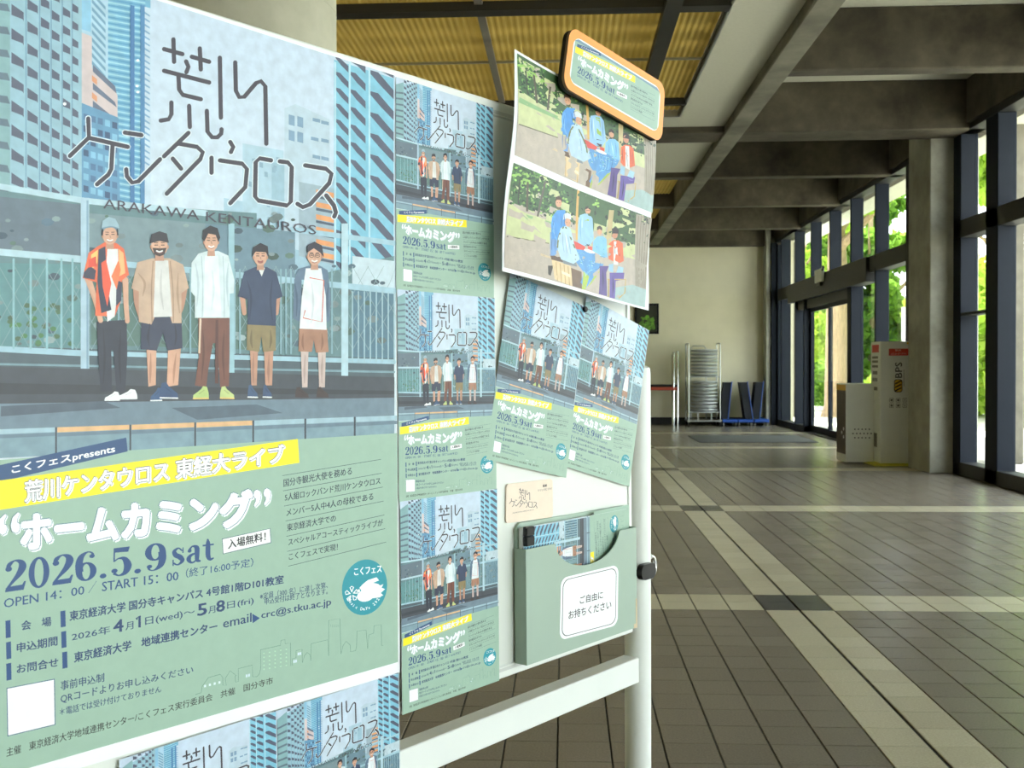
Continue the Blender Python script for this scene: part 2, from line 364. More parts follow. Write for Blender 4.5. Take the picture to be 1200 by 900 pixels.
# ------------------------------------------------------------------ window walls on the right
XI, XO, XG = 5.12, 5.34, 5.30
def wbar(par, name, y0, y1, z0, z1, x0=XI, x1=XO, m='frame'):
    mb = MB(); mb.box(x0, x1, y0, y1, z0, z1, M[m], bev=0.006); return mb.build(name, par)
def pane(par, y0, y1, z0, z1, x=XG):
    mb = MB(); mb.box(x - 0.004, x + 0.004, y0, y1, z0, z1, M['glass']); return mb.build('glass_pane', par)
def window_bay(name, y0, y1, muls, label=None):
    w = empty(name, (XI, y0, 0), kind='structure')
    if label: w['label'] = label
    wbar(w, 'sill', y0, y1, 0, 0.17, m='dark'); wbar(w, 'head', y0, y1, 4.42, 4.50, m='dark'); wbar(w, 'transom', y0, y1, 3.08, 3.31, m='dark')
    edges = [(y0, y0 + 0.26)] + [(m, m + 0.36) if wd else (m, m + 0.06) for m, wd in muls] + [(y1 - 0.26, y1)]
    for a, b in edges: wbar(w, 'mullion', a, b, 0, 4.42)
    for (a, b), (c, d) in zip(edges[:-1], edges[1:]):
        pane(w, b, c, 0.17, 3.08); pane(w, b, c, 3.31, 4.42)
        if c - b < 0.9: wbar(w, 'transom', b, c, 2.07, 2.11, m='dark')
    return w
window_bay('window_1', 2.5, 14.1, [(3.45, 1), (5.3, 0), (6.8, 0), (8.3, 0), (9.7, 0), (11.18, 0), (12.68, 1)], 'tall glass bay in the foreground right with dark frames')
window_bay('window_2', -7.0, 1.9, [(-5.5, 0), (-4, 0), (-2.5, 0), (-1, 0), (0.5, 1)])
door = empty('door_1', (XI, 15, 0), kind='structure'); door['label'] = 'glass entrance wall with sliding doors and slate blue frames'
wbar(door, 'jamb', 14.97, 16.04, 0, 4.42, m='dark')
wbar(door, 'sill', 16.04, 19.04, 0, 0.14, m='dark'); wbar(door, 'sill', 22.72, 25.6, 0, 0.14, m='dark'); wbar(door, 'sill', 19.04, 22.72, 0, 0.025, m='dark')
wbar(door, 'head', 14.97, 26, 4.42, 4.50, m='dark'); wbar(door, 'transom', 16.04, 25.6, 3.0, 3.27, m='dark')
um = [17.55, 19.04, 20.52, 22.08, 23.60, 25.07]
for y in um: wbar(door, 'mullion', y, y + 0.07, 3.2, 4.42)
for a, b in zip([16.04] + [y + 0.07 for y in um], um + [25.6]): pane(door, a, b, 3.25, 4.42)
for y in (17.55, 19.04, 22.72, 23.60, 25.07): wbar(door, 'mullion', y, y + (0.26 if y == 19.04 else 0.07), 0.0, 3.05)
wbar(door, 'mullion', 25.5, 26.0, 0, 4.35)
wbar(door, 'operator_box', 17.9, 24.1, 2.845, 3.26, x0=5.06, x1=5.30, m='dark')
wbar(door, 'door_header', 19.3, 23.6, 2.66, 2.85, m='dark', x0=5.18)
for a, b in ((16.04, 17.55), (17.62, 19.04), (22.79, 23.6), (23.67, 25.07), (25.14, 25.5)): pane(door, a, b, 0.14, 3.0)
for y0, y1, xx in ((19.3, 21.0, 5.22), (20.98, 22.72, 5.27)):
    mb = MB(); mb.box(xx - .02, xx + .02, y0, y0 + .1, .03, 2.68, M['frame']); mb.box(xx - .02, xx + .02, y1 - .1, y1, .03, 2.68, M['frame'])
    mb.box(xx - .02, xx + .02, y0 + .1, y1 - .1, .03, .16, M['frame']); mb.box(xx - .02, xx + .02, y0 + .1, y1 - .1, 2.58, 2.68, M['frame'])
    lf = mb.build('sliding_leaf', door); p = MB(); p.box(xx - .004, xx + .004, y0 + .1, y1 - .1, .16, 2.58, M['glass']); p.build('glass_pane', lf)
mb = MB(); mb.box(5.0, 5.06, 20.72, 21.28, 3.08, 3.34, M['locker'], bev=0.01); mb.box(5.0, 5.05, 20.85, 21.15, 3.0, 3.08, M['black'], bev=0.01)
mb.tube([(5.02, 20.72, 3.30), (5.02, 20.66, 3.36)], 0.03, M['chrome'], 10)
mb.build('door_sensor', door)
sbox('trim_1', 4.98, 5.12, 25.55, 25.6, 0, 4.4, m='frame')

# ------------------------------------------------------------------ outdoors
sbox('ground_outside', 5.3, 90, -40, 90, -0.25, -0.02, m='plaza', label='pale sunlit paving outside the glass')
mb = MB(); mb.box(6.40, 6.95, -7.3, 40, 4.93, 5.9, M['ceil']); mb.box(5.6, 7.0, -7.3, 40, 5.42, 5.9, M['outwhite']); struct(mb, 'eave_fascia', 'pale eave band above the windows outside')
for y0, dy, xa, xb in ((15.6, 0.5, 6.36, 6.69), (30.0, 0.5, 6.26, 6.56), (3.6, 0.5, 6.36, 6.69)):
    mb = MB(); mb.box(xa, xb, y0, y0 + dy, -0.02, 4.94, M['conc_out'], bev=0.02); struct(mb, 'outdoor_pillar', 'pale concrete pillar outside carrying the eave')
# trees
def leaf_cloud(name, mats, seed, clusters, n, size, par):
    rs = np.random.RandomState(seed); C = np.array(clusters, float)
    w = (C[:, 3] * C[:, 4] * C[:, 5]) ** 0.7; idx = rs.choice(len(C), n, p=w / w.sum())
    d = rs.normal(size=(n, 3)); d /= np.linalg.norm(d, axis=1)[:, None]
    r = rs.uniform(0.55, 1.0, n) ** 0.6
    # clumps: small sub-clusters on each blob make an uneven outline
    K = 44; sub = rs.normal(size=(len(C), K, 3)); sub /= np.linalg.norm(sub, axis=2)[:, :, None]
    k = rs.randint(0, K, n); P = C[idx, :3] + (sub[idx, k] * 0.78 + d * 0.30 * r[:, None]) * C[idx, 3:6]
    a = rs.normal(size=(n, 3)); a /= np.linalg.norm(a, axis=1)[:, None]
    b = np.cross(a, rs.normal(size=(n, 3))); b /= np.linalg.norm(b, axis=1)[:, None]
    s = size * rs.uniform(0.6, 1.3, n)[:, None]
    V = np.stack([P - a * s, P - b * s * 0.55, P + a * s, P + b * s * 0.55], 1).reshape(-1, 3)
    F = np.arange(4 * n).reshape(-1, 4)
    me = bpy.data.meshes.new(name); me.from_pydata(V.tolist(), [], F.tolist()); me.materials.append(M[mats])
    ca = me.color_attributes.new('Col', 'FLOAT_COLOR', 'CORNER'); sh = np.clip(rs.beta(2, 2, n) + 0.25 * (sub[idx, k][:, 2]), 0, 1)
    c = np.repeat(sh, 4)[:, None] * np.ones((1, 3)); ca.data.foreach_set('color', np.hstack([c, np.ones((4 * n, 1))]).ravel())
    o = bpy.data.objects.new(name, me); COL.objects.link(o); attach(o, par); o.location = (0, 0, 0); return o
def tree(x, y, h, rad, tr, seed, label, mats='leaf', n=9000, low=0.35, size=0.16, share=None):
    t = empty('broadleaf_tree', (x, y, 0), label, 'tree', 'trees outside the glass wall')
    rs = random.Random(seed); mb = MB()
    mb.tube([(0, 0, -0.05), (0.02, 0, 0.3), (0.05, 0.02, h * 0.3), (0.0, 0.06, h * 0.6), (0.1, 0, h * 0.85)], [tr * 1.25, tr, tr * 0.92, tr * 0.6, tr * 0.2], M['bark'], 14)
    for k in range(6):
        a = rs.uniform(0, 6.28); z = h * rs.uniform(0.35, 0.65); l = rad * rs.uniform(0.5, 0.9)
        mb.tube([(0, 0, z), (l * .5 * math.cos(a), l * .5 * math.sin(a), z + l * 0.35), (l * math.cos(a), l * math.sin(a), z + l * 0.8)], [tr * .4, tr * .25, tr * .08], M['bark'], 7)
    o = mb.build('trunk', None, True); o.parent = t
    cl = []
    for k in range(9):
        a = rs.uniform(0, 6.28); q = rs.uniform(0, 0.65) * rad; z = h * rs.uniform(low, 0.95); s = rad * rs.uniform(0.35, 0.55)
        cl.append((q * math.cos(a), q * math.sin(a), z, s, s, s * 0.75))
    leaf_cloud('foliage', mats, seed, cl, n, size, t)
    return t
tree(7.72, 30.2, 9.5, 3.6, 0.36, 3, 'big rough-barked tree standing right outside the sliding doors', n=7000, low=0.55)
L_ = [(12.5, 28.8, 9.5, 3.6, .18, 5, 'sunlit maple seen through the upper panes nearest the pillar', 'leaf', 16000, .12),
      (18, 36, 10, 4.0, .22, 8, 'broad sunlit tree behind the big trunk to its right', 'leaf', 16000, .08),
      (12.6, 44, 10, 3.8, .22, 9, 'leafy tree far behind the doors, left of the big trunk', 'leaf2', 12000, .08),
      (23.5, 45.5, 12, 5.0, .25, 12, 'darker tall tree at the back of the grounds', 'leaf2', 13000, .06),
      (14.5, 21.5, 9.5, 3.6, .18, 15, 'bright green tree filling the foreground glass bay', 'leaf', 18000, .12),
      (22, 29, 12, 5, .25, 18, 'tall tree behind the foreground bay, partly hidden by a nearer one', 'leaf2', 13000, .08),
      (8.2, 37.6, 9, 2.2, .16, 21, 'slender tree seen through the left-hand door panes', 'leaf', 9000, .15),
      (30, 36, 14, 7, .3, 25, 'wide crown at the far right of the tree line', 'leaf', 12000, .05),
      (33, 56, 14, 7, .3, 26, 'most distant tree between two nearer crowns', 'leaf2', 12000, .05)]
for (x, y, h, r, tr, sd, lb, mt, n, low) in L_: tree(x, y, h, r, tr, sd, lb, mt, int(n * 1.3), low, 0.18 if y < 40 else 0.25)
def shrub(x, y, r, h, seed, label, mt='leaf2', n=2600):
    t = empty('shrub', (x, y, -0.02), label, 'shrub', 'shrubs along the paving')
    mb = MB()
    for k in range(5):
        a = k * 1.26; mb.tube([(0.05 * math.cos(a), 0.05 * math.sin(a), 0), (0.5 * r * math.cos(a), 0.5 * r * math.sin(a), h * 0.7)], [0.02, 0.008], M['bark'], 6)
    o = mb.build('stem', None, True); o.parent = t
    leaf_cloud('foliage', mt, seed, [(0, 0, h * .5, r, r, h * .5), (r * .4, .1, h * .4, r * .6, r * .6, h * .4), (-r * .4, -.1, h * .45, r * .6, r * .6, h * .45)], n, 0.08, t)
shrub(8.6, 33.9, .9, 1.7, 31, 'dark round shrub left of the big trunk')
shrub(11.0, 35.5, 1.1, 1.3, 32, 'low shrub right of the big trunk', 'leaf')
shrub(9.3, 28.2, 1.0, 1.4, 33, 'shrub behind the white cabinets outside', 'leaf')
shrub(10.9, 24.8, 1.0, 1.8, 34, 'shrub beside the foreground glass bay', 'leaf2')
shrub(16.5, 29, 1.6, 1.7, 35, 'wide shrub farther along the paving', 'leaf')
mb = MB(); mb.box(20, 60, 15, 70, -0.02, 0.06, M['lawn']); mb.box(9, 20, 38, 70, -0.02, 0.06, M['lawn']); struct(mb, 'lawn_outside', 'grass under the trees')
s = empty('notice_sign', (6.9, 21.4, -0.02), 'blank white sign panel on a post outside the pane nearest the pillar', 'sign')
mb = MB(); mb.box(6.75, 7.12, 21.38, 21.42, 1.75, 2.6, M['outwhite'], bev=0.006); mb.build('sign_panel', s)
mb = MB(); mb.tube([(7.2, 21.45, -0.02), (7.2, 21.45, 2.6)], 0.03, M['steel'], 10); mb.build('post', s, True)

# ------------------------------------------------------------------ far wall furniture
pf = empty('picture_frame', (2.13, 26.0, 2.25), 'black framed green picture hanging on the end wall', 'picture')
mb = MB(); x0, x1, z0, z1 = 1.72, 2.31, 2.23, 2.98
for a in [(x0, x1, z0, z0 + .05), (x0, x1, z1 - .05, z1), (x0, x0 + .05, z0 + .05, z1 - .05), (x1 - .05, x1, z0 + .05, z1 - .05)]: mb.box(a[0], a[1], 25.95, 25.998, a[2], a[3], M['black'])
mb.build('frame', pf)
mb = MB(); mb.box(x0 + .05, x1 - .05, 25.97, 25.99, z0 + .05, z1 - .05, M['print'], lin((40, 44, 26)))
rs = random.Random(2)
for k in range(46):
    cx, cz = rs.uniform(x0 + .14, x1 - .12), rs.uniform(z0 + .1, z0 + .42); r = rs.uniform(.02, .06); g = rs.uniform(.7, 1.1)
    mb.add([(cx + r * math.cos(t), 25.9695 - .0002 * k / 46, cz + r * math.sin(t)) for t in [i * 1.0472 for i in range(6)]], [tuple(range(6))], M['print'], lin((96 * g, 150 * g, 40 * g)))
mb.build('picture', pf)
# side counter with chrome posts
ct = empty('side_table', (2.2, 25.4, 0), 'dark table with red-orange edge and chrome posts by the end wall', 'table')
mb = MB(); mb.box(0.9, 2.66, 25.05, 25.75, 0.93, 0.99, M['black'], bev=.005); mb.build('tabletop', ct)
mb = MB(); mb.box(0.9, 2.66, 25.035, 25.05, 0.86, 0.935, M['redtop']); tag(mb.build('edge_band', ct), 'red-orange front edge')
for x, y, z in ((2.58, 25.06, 1.76), (2.68, 25.10, 1.78), (2.62, 25.7, 1.7), (0.95, 25.1, 0.95), (0.95, 25.7, 0.95)):
    mb = MB(); mb.tube([(x, y, 0), (x, y, z - .03), (x, y + .03, z)], 0.026, M['chrome'], 10); mb.build('leg', ct, True)
# trolley with stacked round stools
tr = empty('stool_trolley', (3.3, 25.3, 0), 'tall steel tube trolley carrying two stacks of silver round stools', 'trolley')
x0, x1, y0, y1 = 2.93, 3.67, 25.0, 25.6
for nm, pts in (('side_frame', [(x0, y0, .14), (x0, y0, 1.93), (x0, y0 + .04, 1.97), (x0, y1 - .04, 1.97), (x0, y1, 1.93), (x0, y1, .14)]), ('side_frame', [(x1, y0, .14), (x1, y0, 1.93), (x1, y0 + .04, 1.97), (x1, y1 - .04, 1.97), (x1, y1, 1.93), (x1, y1, .14)]),
                ('back_hoop', [(x0 + .12, y1, .16), (x0 + .12, y1, 1.85), (x0 + .17, y1, 1.92), (x1 - .30, y1, 1.92), (x1 - .25, y1, 1.85), (x1 - .25, y1, .16)])):
    mb = MB(); mb.tube(pts, 0.014, M['steel'], 8); mb.build(nm, tr, True)
mb = MB(); mb.box(x0 - .03, x1 + .05, y0 - .02, y1, .11, .15, M['steel'], bev=.01); mb.build('deck', tr)
for z in (0.34,): 
    for x in (x0 + .22, x1 - .2): 
        mb = MB(); mb.box(x - .015, x + .015, y0, y0 + .03, .15, z, M['steel']); mb.build('support', tr)
mb = MB(); mb.box(x0, x1, y0, y1, 1.165, 1.185, M['steel']); mb.build('shelf', tr)
mb = MB(); mb.box(x0, x1, y0, y1, .325, .345, M['steel']); mb.build('shelf', tr)
for x in (x0, x1):
    for y in (y0 + .03, y1 - .03):
        mb = MB(); mb.lathe([(.02, -.012), (.05, -.012), (.05, .012), (.02, .012)], M['black'], 16)
        mb.v = [(x + p[2], y + p[0], .052 + p[1]) for p in mb.v]; mb.box(x - .02, x + .02, y - .02, y + .02, .09, .115, M['steel']); mb.build('caster', tr, True)
def stool(z, first=[None], label='', grp=''):
    cx, cy = 3.33, 25.28
    if first[0] is None:
        t = empty('stacked_stool', (cx, cy, z))
        mb = MB(); mb.lathe([(0.05, 0.0), (0.25, 0.002), (0.30, 0.02), (0.325, 0.045), (0.315, 0.062), (0.29, 0.070), (0.0, 0.074)], M['silver'], 32)
        mb.v = [(p[0] + cx, p[1] + cy, p[2] + z) for p in mb.v]; mb.build('seat', t, True)
        first[0] = t
    else:
        t = first[0].copy(); COL.objects.link(t); t.location = (cx, cy, z)
        for ch in first[0].children: c = ch.copy(); COL.objects.link(c); c.parent = t
    t['label'] = label; t['category'] = 'stool'; t['group'] = grp
ORD = ['topmost', 'second from top', 'third from top', 'fourth from top', 'fifth from top', 'sixth from top', 'third from bottom', 'second from bottom', 'lowest']
for k in range(8): stool(1.186 + .0825 * k, label='silver round stool, %s of the upper stack on the trolley' % (ORD[:6] + ORD[7:])[7 - k], grp='upper stack of silver stools')
for k in range(9): stool(.346 + .0825 * k, label='silver round stool, %s of the lower stack on the trolley' % ORD[8 - k], grp='lower stack of silver stools')
# three folded platform trucks
PT = [(3.92, 'black and blue folded platform truck beside the silver stool trolley', .10), (4.29, 'middle black and blue folded platform truck of three', -.12), (4.665, 'folded platform truck nearest the corner pilaster', .10)]
for i, (x, lb, lean) in enumerate(PT):
    t = empty('platform_truck', (x, 25.35, 0), lb, 'hand truck', 'folded platform trucks at the end wall')
    mb = MB(); w = .13
    dx = lean
    mb.add([(x - w - dx, 25.1, .17), (x + w - .1 - dx, 25.06, .17), (x + w - .1, 25.12, 1.04), (x - w, 25.16, 1.04), (x - w - dx + .02, 25.62, .17), (x + w - dx + .02, 25.6, .17), (x + w, 25.62, 1.04), (x - w + .02, 25.64, 1.04)],
           [(0, 1, 2, 3), (5, 4, 7, 6), (1, 5, 6, 2), (4, 0, 3, 7), (3, 2, 6, 7), (1, 0, 4, 5)], M['rubber']); mb.build('deck', t)
    mb = MB(); mb.tube([(x + w - .09 - dx, 25.05, .16), (x + w - .09, 25.11, 1.05), (x + w + .01, 25.6, 1.05)], .012, M['blue'], 8); mb.build('bumper', t, True)
    mb = MB(); mb.box(x - .19, x + .17, 25.05, 25.6, .085, .165, M['blue'], bev=.015); tag(mb.build('base', t), 'blue base')
    for xx in (x - .15, x + .13):
        for yy in (25.12, 25.5):
            mb = MB(); mb.lathe([(.015, -.012), (.042, -.012), (.042, .012), (.015, .012)], M['steel'], 14); mb.v = [(xx + p[2], yy + p[0], .043 + p[1]) for p in mb.v]; mb.build('caster', t, True)

# ------------------------------------------------------------------ lettering helper for solid objects
def put_text(mb, s, fn, m, bold=0.0, col=None, res=2):
    v, f = text_mesh(s, bold, res); lo = v.min(0); hi = v.max(0); u = (v - lo) / (hi - lo)
    mb.add([fn(a, b) for a, b in u], f, m, col)
# ------------------------------------------------------------------ safety cabinet (tall) and umbrella cabinet (low)
lk = empty('battery_cabinet', (4.75, 15.45, 0), 'tall white cabinet lettered BPS with red label beside the pillar', 'cabinet')
x0, x1, y0, y1, H = 4.505, 4.985, 15.2, 15.67, 1.775
mb = MB(); mb.box(x0, x1, y0, y1, 0.03, H, M['locker'], bev=.008); mb.build('body', lk)
def front(x, z, d=.0012): return (x, y0 - d, z)
def fr_box(name, xa, xb, za, zb, m, lab=None, d=.002):
    mb = MB(); mb.box(xa, xb, y0 - d, y0 - .0002, za, zb, M[m]); o = mb.build(name, lk)
    if lab: o['label'] = lab
    return o
# position helper: crop (x 345..530 , y 55..825) -> cabinet face
fx = lambda X: x0 + (X - 345) / 185 * (x1 - x0); fz = lambda Y: H - (Y - 62) / 768 * (H - .03)
mb = MB(); mb.box(fx(390), fx(495), y0 - .002, y0 - .0002, fz(152), fz(108), M['red'])
put_text(mb, '防災', lambda a, b: (fx(425 + a * 32), y0 - .003, fz(124 - b * 12)), M['outwhite']); put_text(mb, 'バッテリー', lambda a, b: (fx(402 + a * 82), y0 - .003, fz(146 - b * 12)), M['outwhite'])
tag(mb.build('red_label', lk), 'red label')
mb = MB(); put_text(mb, 'BPS', lambda a, b: (fx(462 - b * 38), y0 - .002, fz(292 - a * 98)), M['ink'], 0.01)
for k in range(1): mb.box(fx(470), fx(473), y0 - .002, y0 - .0003, fz(345), fz(240), M['grey'])
mb.build('lettering', lk)
mb = MB()
def rr(cx, cz, w, h, r, n=6):
    p = []
    for (sx, sz, a0) in ((1, 1, 0), (-1, 1, 90), (-1, -1, 180), (1, -1, 270)):
        for k in range(n + 1):
            a = math.radians(a0 + 90 * k / n); p.append((cx + sx * (w / 2 - r) + r * math.cos(a), cz + sz * (h / 2 - r) + r * math.sin(a)))
    return p
cxx, czz = fx(441), fz(342); ww, hh = fx(464) - fx(419), fz(302) - fz(384)
mb.prism(rr(cxx, czz, ww, hh, ww * .3), lambda x, z, t: (x, y0 - t, z), .0002, .002, M['ink'])
mb.prism(rr(cxx, czz, ww * .8, hh * .88, ww * .25), lambda x, z, t: (x, y0 - t, z), .002, .0026, M['amber'])
for k in (-1, 0, 1): 
    zc_ = czz + k * hh * .27; mb.add([(cxx - ww * .36, y0 - .003, zc_ - .034), (cxx + ww * .36, y0 - .003, zc_ + .008), (cxx + ww * .36, y0 - .003, zc_ + .034), (cxx - ww * .36, y0 - .003, zc_ - .008)], [(0, 1, 2, 3)], M['ink'])
tag(mb.build('hazard_emblem', lk), 'black and yellow striped emblem')
for r_ in range(2):
    for c_ in range(3):
        X, Y = 405 + c_ * 36, 432 + r_ * 34; mb = MB(); mb.prism(rr(fx(X), fz(Y), .062, .062, .012), lambda x, z, t: (x, y0 - t, z), .0002, .0015, M['grey'])
        mb.prism(rr(fx(X), fz(Y), .05, .05, .01), lambda x, z, t: (x, y0 - t, z), .0015, .002, M['locker'])
        w_ = .028 if c_ < 2 else .01; mb.box(fx(X) - w_ / 2, fx(X) + w_ / 2, y0 - .0026, y0 - .002, fz(Y) - .013, fz(Y) + .013, M['ink']); mb.build('pictogram', lk)
fr_box('amber_label', fx(487), fx(525), fz(80), fz(68), 'amber', 'small amber label')
def sd_box(name, ya, yb, za, zb, m, lab=None):
    mb = MB(); mb.box(x0 - .002, x0 - .0002, ya, yb, za, zb, M[m]); o = mb.build(name, lk)
    if lab: o['label'] = lab
sd_box('red_label', 15.28, 15.60, 1.62, 1.73, 'red', 'small red label')
for z in (1.40, 1.47, 1.53): sd_box('notice_text', 15.32, 15.6, z, z + .035, 'grey')
for z in (1.20, 1.30, 1.07): sd_box('notice_text', 15.35, 15.58, z, z + .05, 'grey')
sd_box('recessed_handle', 15.58, 15.66, .82, .98, 'ink', 'dark handle'); sd_box('vent', 15.36, 15.60, .25, .45, 'grey')
mb = MB(); mb.box(4.40, 5.0, 15.12, 15.70, 0.0, 0.028, M['yellow']); tag(mb.build('base_plate', lk), 'yellow base plate')
ub = empty('low_cabinet', (4.3, 15.8, 0), 'low white perforated cabinet with smoked glass side, left of the tall one', 'cabinet')
bx0, bx1, by0, by1, bh = 4.10, 4.50, 15.5, 16.02, 1.165
mb = MB(); mb.box(bx0 + .012, bx1 - .005, by0 + .01, by1 - .01, .03, bh - .01, M['locker']); mb.box(bx0 - .004, bx1, by0 - .004, by0 + .012, 0.02, bh, M['locker'], bev=.004)
mb.box(bx0 - .004, bx1, by0, by1, bh - .015, bh, M['locker'], bev=.004); mb.box(bx0 - .004, bx0 + .012, by0, by1, 0.02, .13, M['locker'])
mb.build('body', ub)
mb = MB(); mb.box(bx0 - .003, bx0 + .011, by0 + .014, by1, .13, bh - .1, M['wood']); tag(mb.build('side_panel', ub), 'dark smoked side panel')
mb = MB(); mb.box(bx0 - .005, bx0 + .011, by0 + .014, by1, bh - .1, bh - .016, M['amber']); tag(mb.build('side_label', ub), 'amber label')
holes = MB()
for r_, cnt in ((0, 5), (1, 6), (2, 5)):
    for k in range(cnt):
        X = bx0 + .10 + k * .052 + (0 if r_ == 1 else .026); Z = .50 - .062 * r_
        holes.prism([(X + .011 * math.cos(t), Z + .011 * math.sin(t)) for t in [i * .785 for i in range(8)]], lambda x, z, t: (x, by0 - .0045 - t, z), 0, .0008, M['ink'])
holes.build('perforation', ub)['kind'] = 'stuff'
for (yy, zz) in ((15.62, .5), (15.62, .38), (15.72, .44)):
    mb = MB(); mb.lathe([(.001, -.001), (.025, -.001), (.025, .001), (.001, .001)], M['outwhite'], 12); mb.v = [(bx0 - .0045 + p[2], yy + p[0], zz + p[1]) for p in mb.v]; mb.build('reflector', ub)

import bmesh
# ------------------------------------------------------------------ notice board plane
P0 = np.array([-0.2307, 1.4387, 0.9456]); BD = np.array([0.5929, 0.8052, -0.0061]); BU = np.array([-0.0064, 0.0123, 0.9999]); BN = np.array([0.8052, -0.5928, 0.0124])
CC = np.array([0, 0, CAMH])
def B(s, t, o=0.0): return tuple(P0 + s * BD + t * BU + o * BN)
def ray(x, y): return CR[0] * (x - 600) / FPX + CR[1] * (450 - y) / FPX + CR[2]
def st(x, y, off=0.0):
    d = ray(x, y); O = P0 + BN * off; k = ((O - CC) @ BN) / (d @ BN); X = CC + d * k - P0; return X @ BD, X @ BU
def bbox_(mb, s0, s1, t0, t1, o0, o1, m, bev=0.0):
    t = MB(); t.box(s0, s1, t0, t1, o0, o1, m, bev=bev)
    mb.add([B(*p) for p in t.v], t.f, m)
OFFB = -0.004
nb = empty('notice_board', B(0, -0.9456, -0.03), 'white framed notice board on tubular white stand covered in posters', 'notice board')
mb = MB(); bbox_(mb, -0.585, 0.588, 0.012, 0.890, -0.016, OFFB, M['board']); mb.build('panel', nb)
for a in [(-0.6, 0.6, 0.876, 0.900), (-0.6, 0.6, 0.0, 0.020)]:
    mb = MB(); bbox_(mb, *a, -0.024, -0.0015, M['paint_white'], 0.002)
    c0, c1 = (a[2] + .004, a[2] + .009) if a[2] > .5 else (a[3] - .009, a[3] - .004)
    bbox_(mb, a[0] + .004, a[1] - .004, c0, c1, -0.0016, -0.0008, M['alu']); mb.build('frame_rail', nb)
for a in [(-0.6, -0.585, 0.02, 0.876), (0.588, 0.6, 0.02, 0.876)]:
    mb = MB(); bbox_(mb, *a, -0.024, -0.0015, M['paint_white'], 0.002); mb.build('frame_rail', nb)
for sx in (-0.652, 0.66):
    cx, cy, cz = B(sx, 0, -0.03); mb = MB(); sg = 1 if sx > 0 else -1
    mb.lathe([(0.024, 0.06), (0.025, 0.07), (0.025, 1.418), (0.0235, 1.4275), (0.018, 1.4315), (0.0, 1.433)], M['paint_white'], 40, (cx, cy, 0)); mb.build('post', nb, True)
    mb = MB(); p = [np.array([cx, cy, 0.075]) + BN * q for q in (-0.27, 0.27)]
    mb.tube([p[0], p[0] * .9 + p[1] * .1, p[0] * .1 + p[1] * .9, p[1]], [.018, .024, .024, .018], M['paint_white'], 16); mb.build('foot', nb, True)
    for q in p:
        mb = MB(); mb.lathe([(.014, -.012), (.028, -.012), (.028, .012), (.014, .012)], M['black'], 18)
        mb.v = [(q[0] + v[2], q[1] + v[0], .0285 + v[1]) for v in mb.v]; mb.build('caster', nb, True)
    # clamp: black elongated knob in front of the tube with a chrome ring
    mb = MB(); k0 = (sx - .030) if sg > 0 else (sx + .030)
    poly = rr(0, 0, .050, .029, .0135)
    mb.prism(poly, lambda x, y, t: B(sx - sg * .016 + x, .106 + y, t), -.006, .006, M['black']); mb.build('clamp_knob', nb, True)
    mb = MB(); mb.tube([B(sx + sg * .008, .106 + .016 * math.sin(a), -.03 + 0.038 * 0 + .0) if False else B(sx + sg * (.020 + .014 * math.cos(a)), .108 + .019 * math.sin(a), -.012) for a in [i * math.pi / 8 - math.pi / 2 for i in range(9)]], .0045, M['chrome'], 10); mb.build('chrome_ring', nb, True)
mb = MB(); bbox_(mb, -0.635, 0.6165, -0.096, -0.050, -0.034, 0.0, M['paint_white'], 0.0015); tag(mb.build('cross_bar', nb), 'white rectangular lower bar')
mb = MB(); bbox_(mb, 0.598, 0.640, 0.09, 0.12, -0.03, -0.018, M['paint_white']); mb.build('bracket', nb)

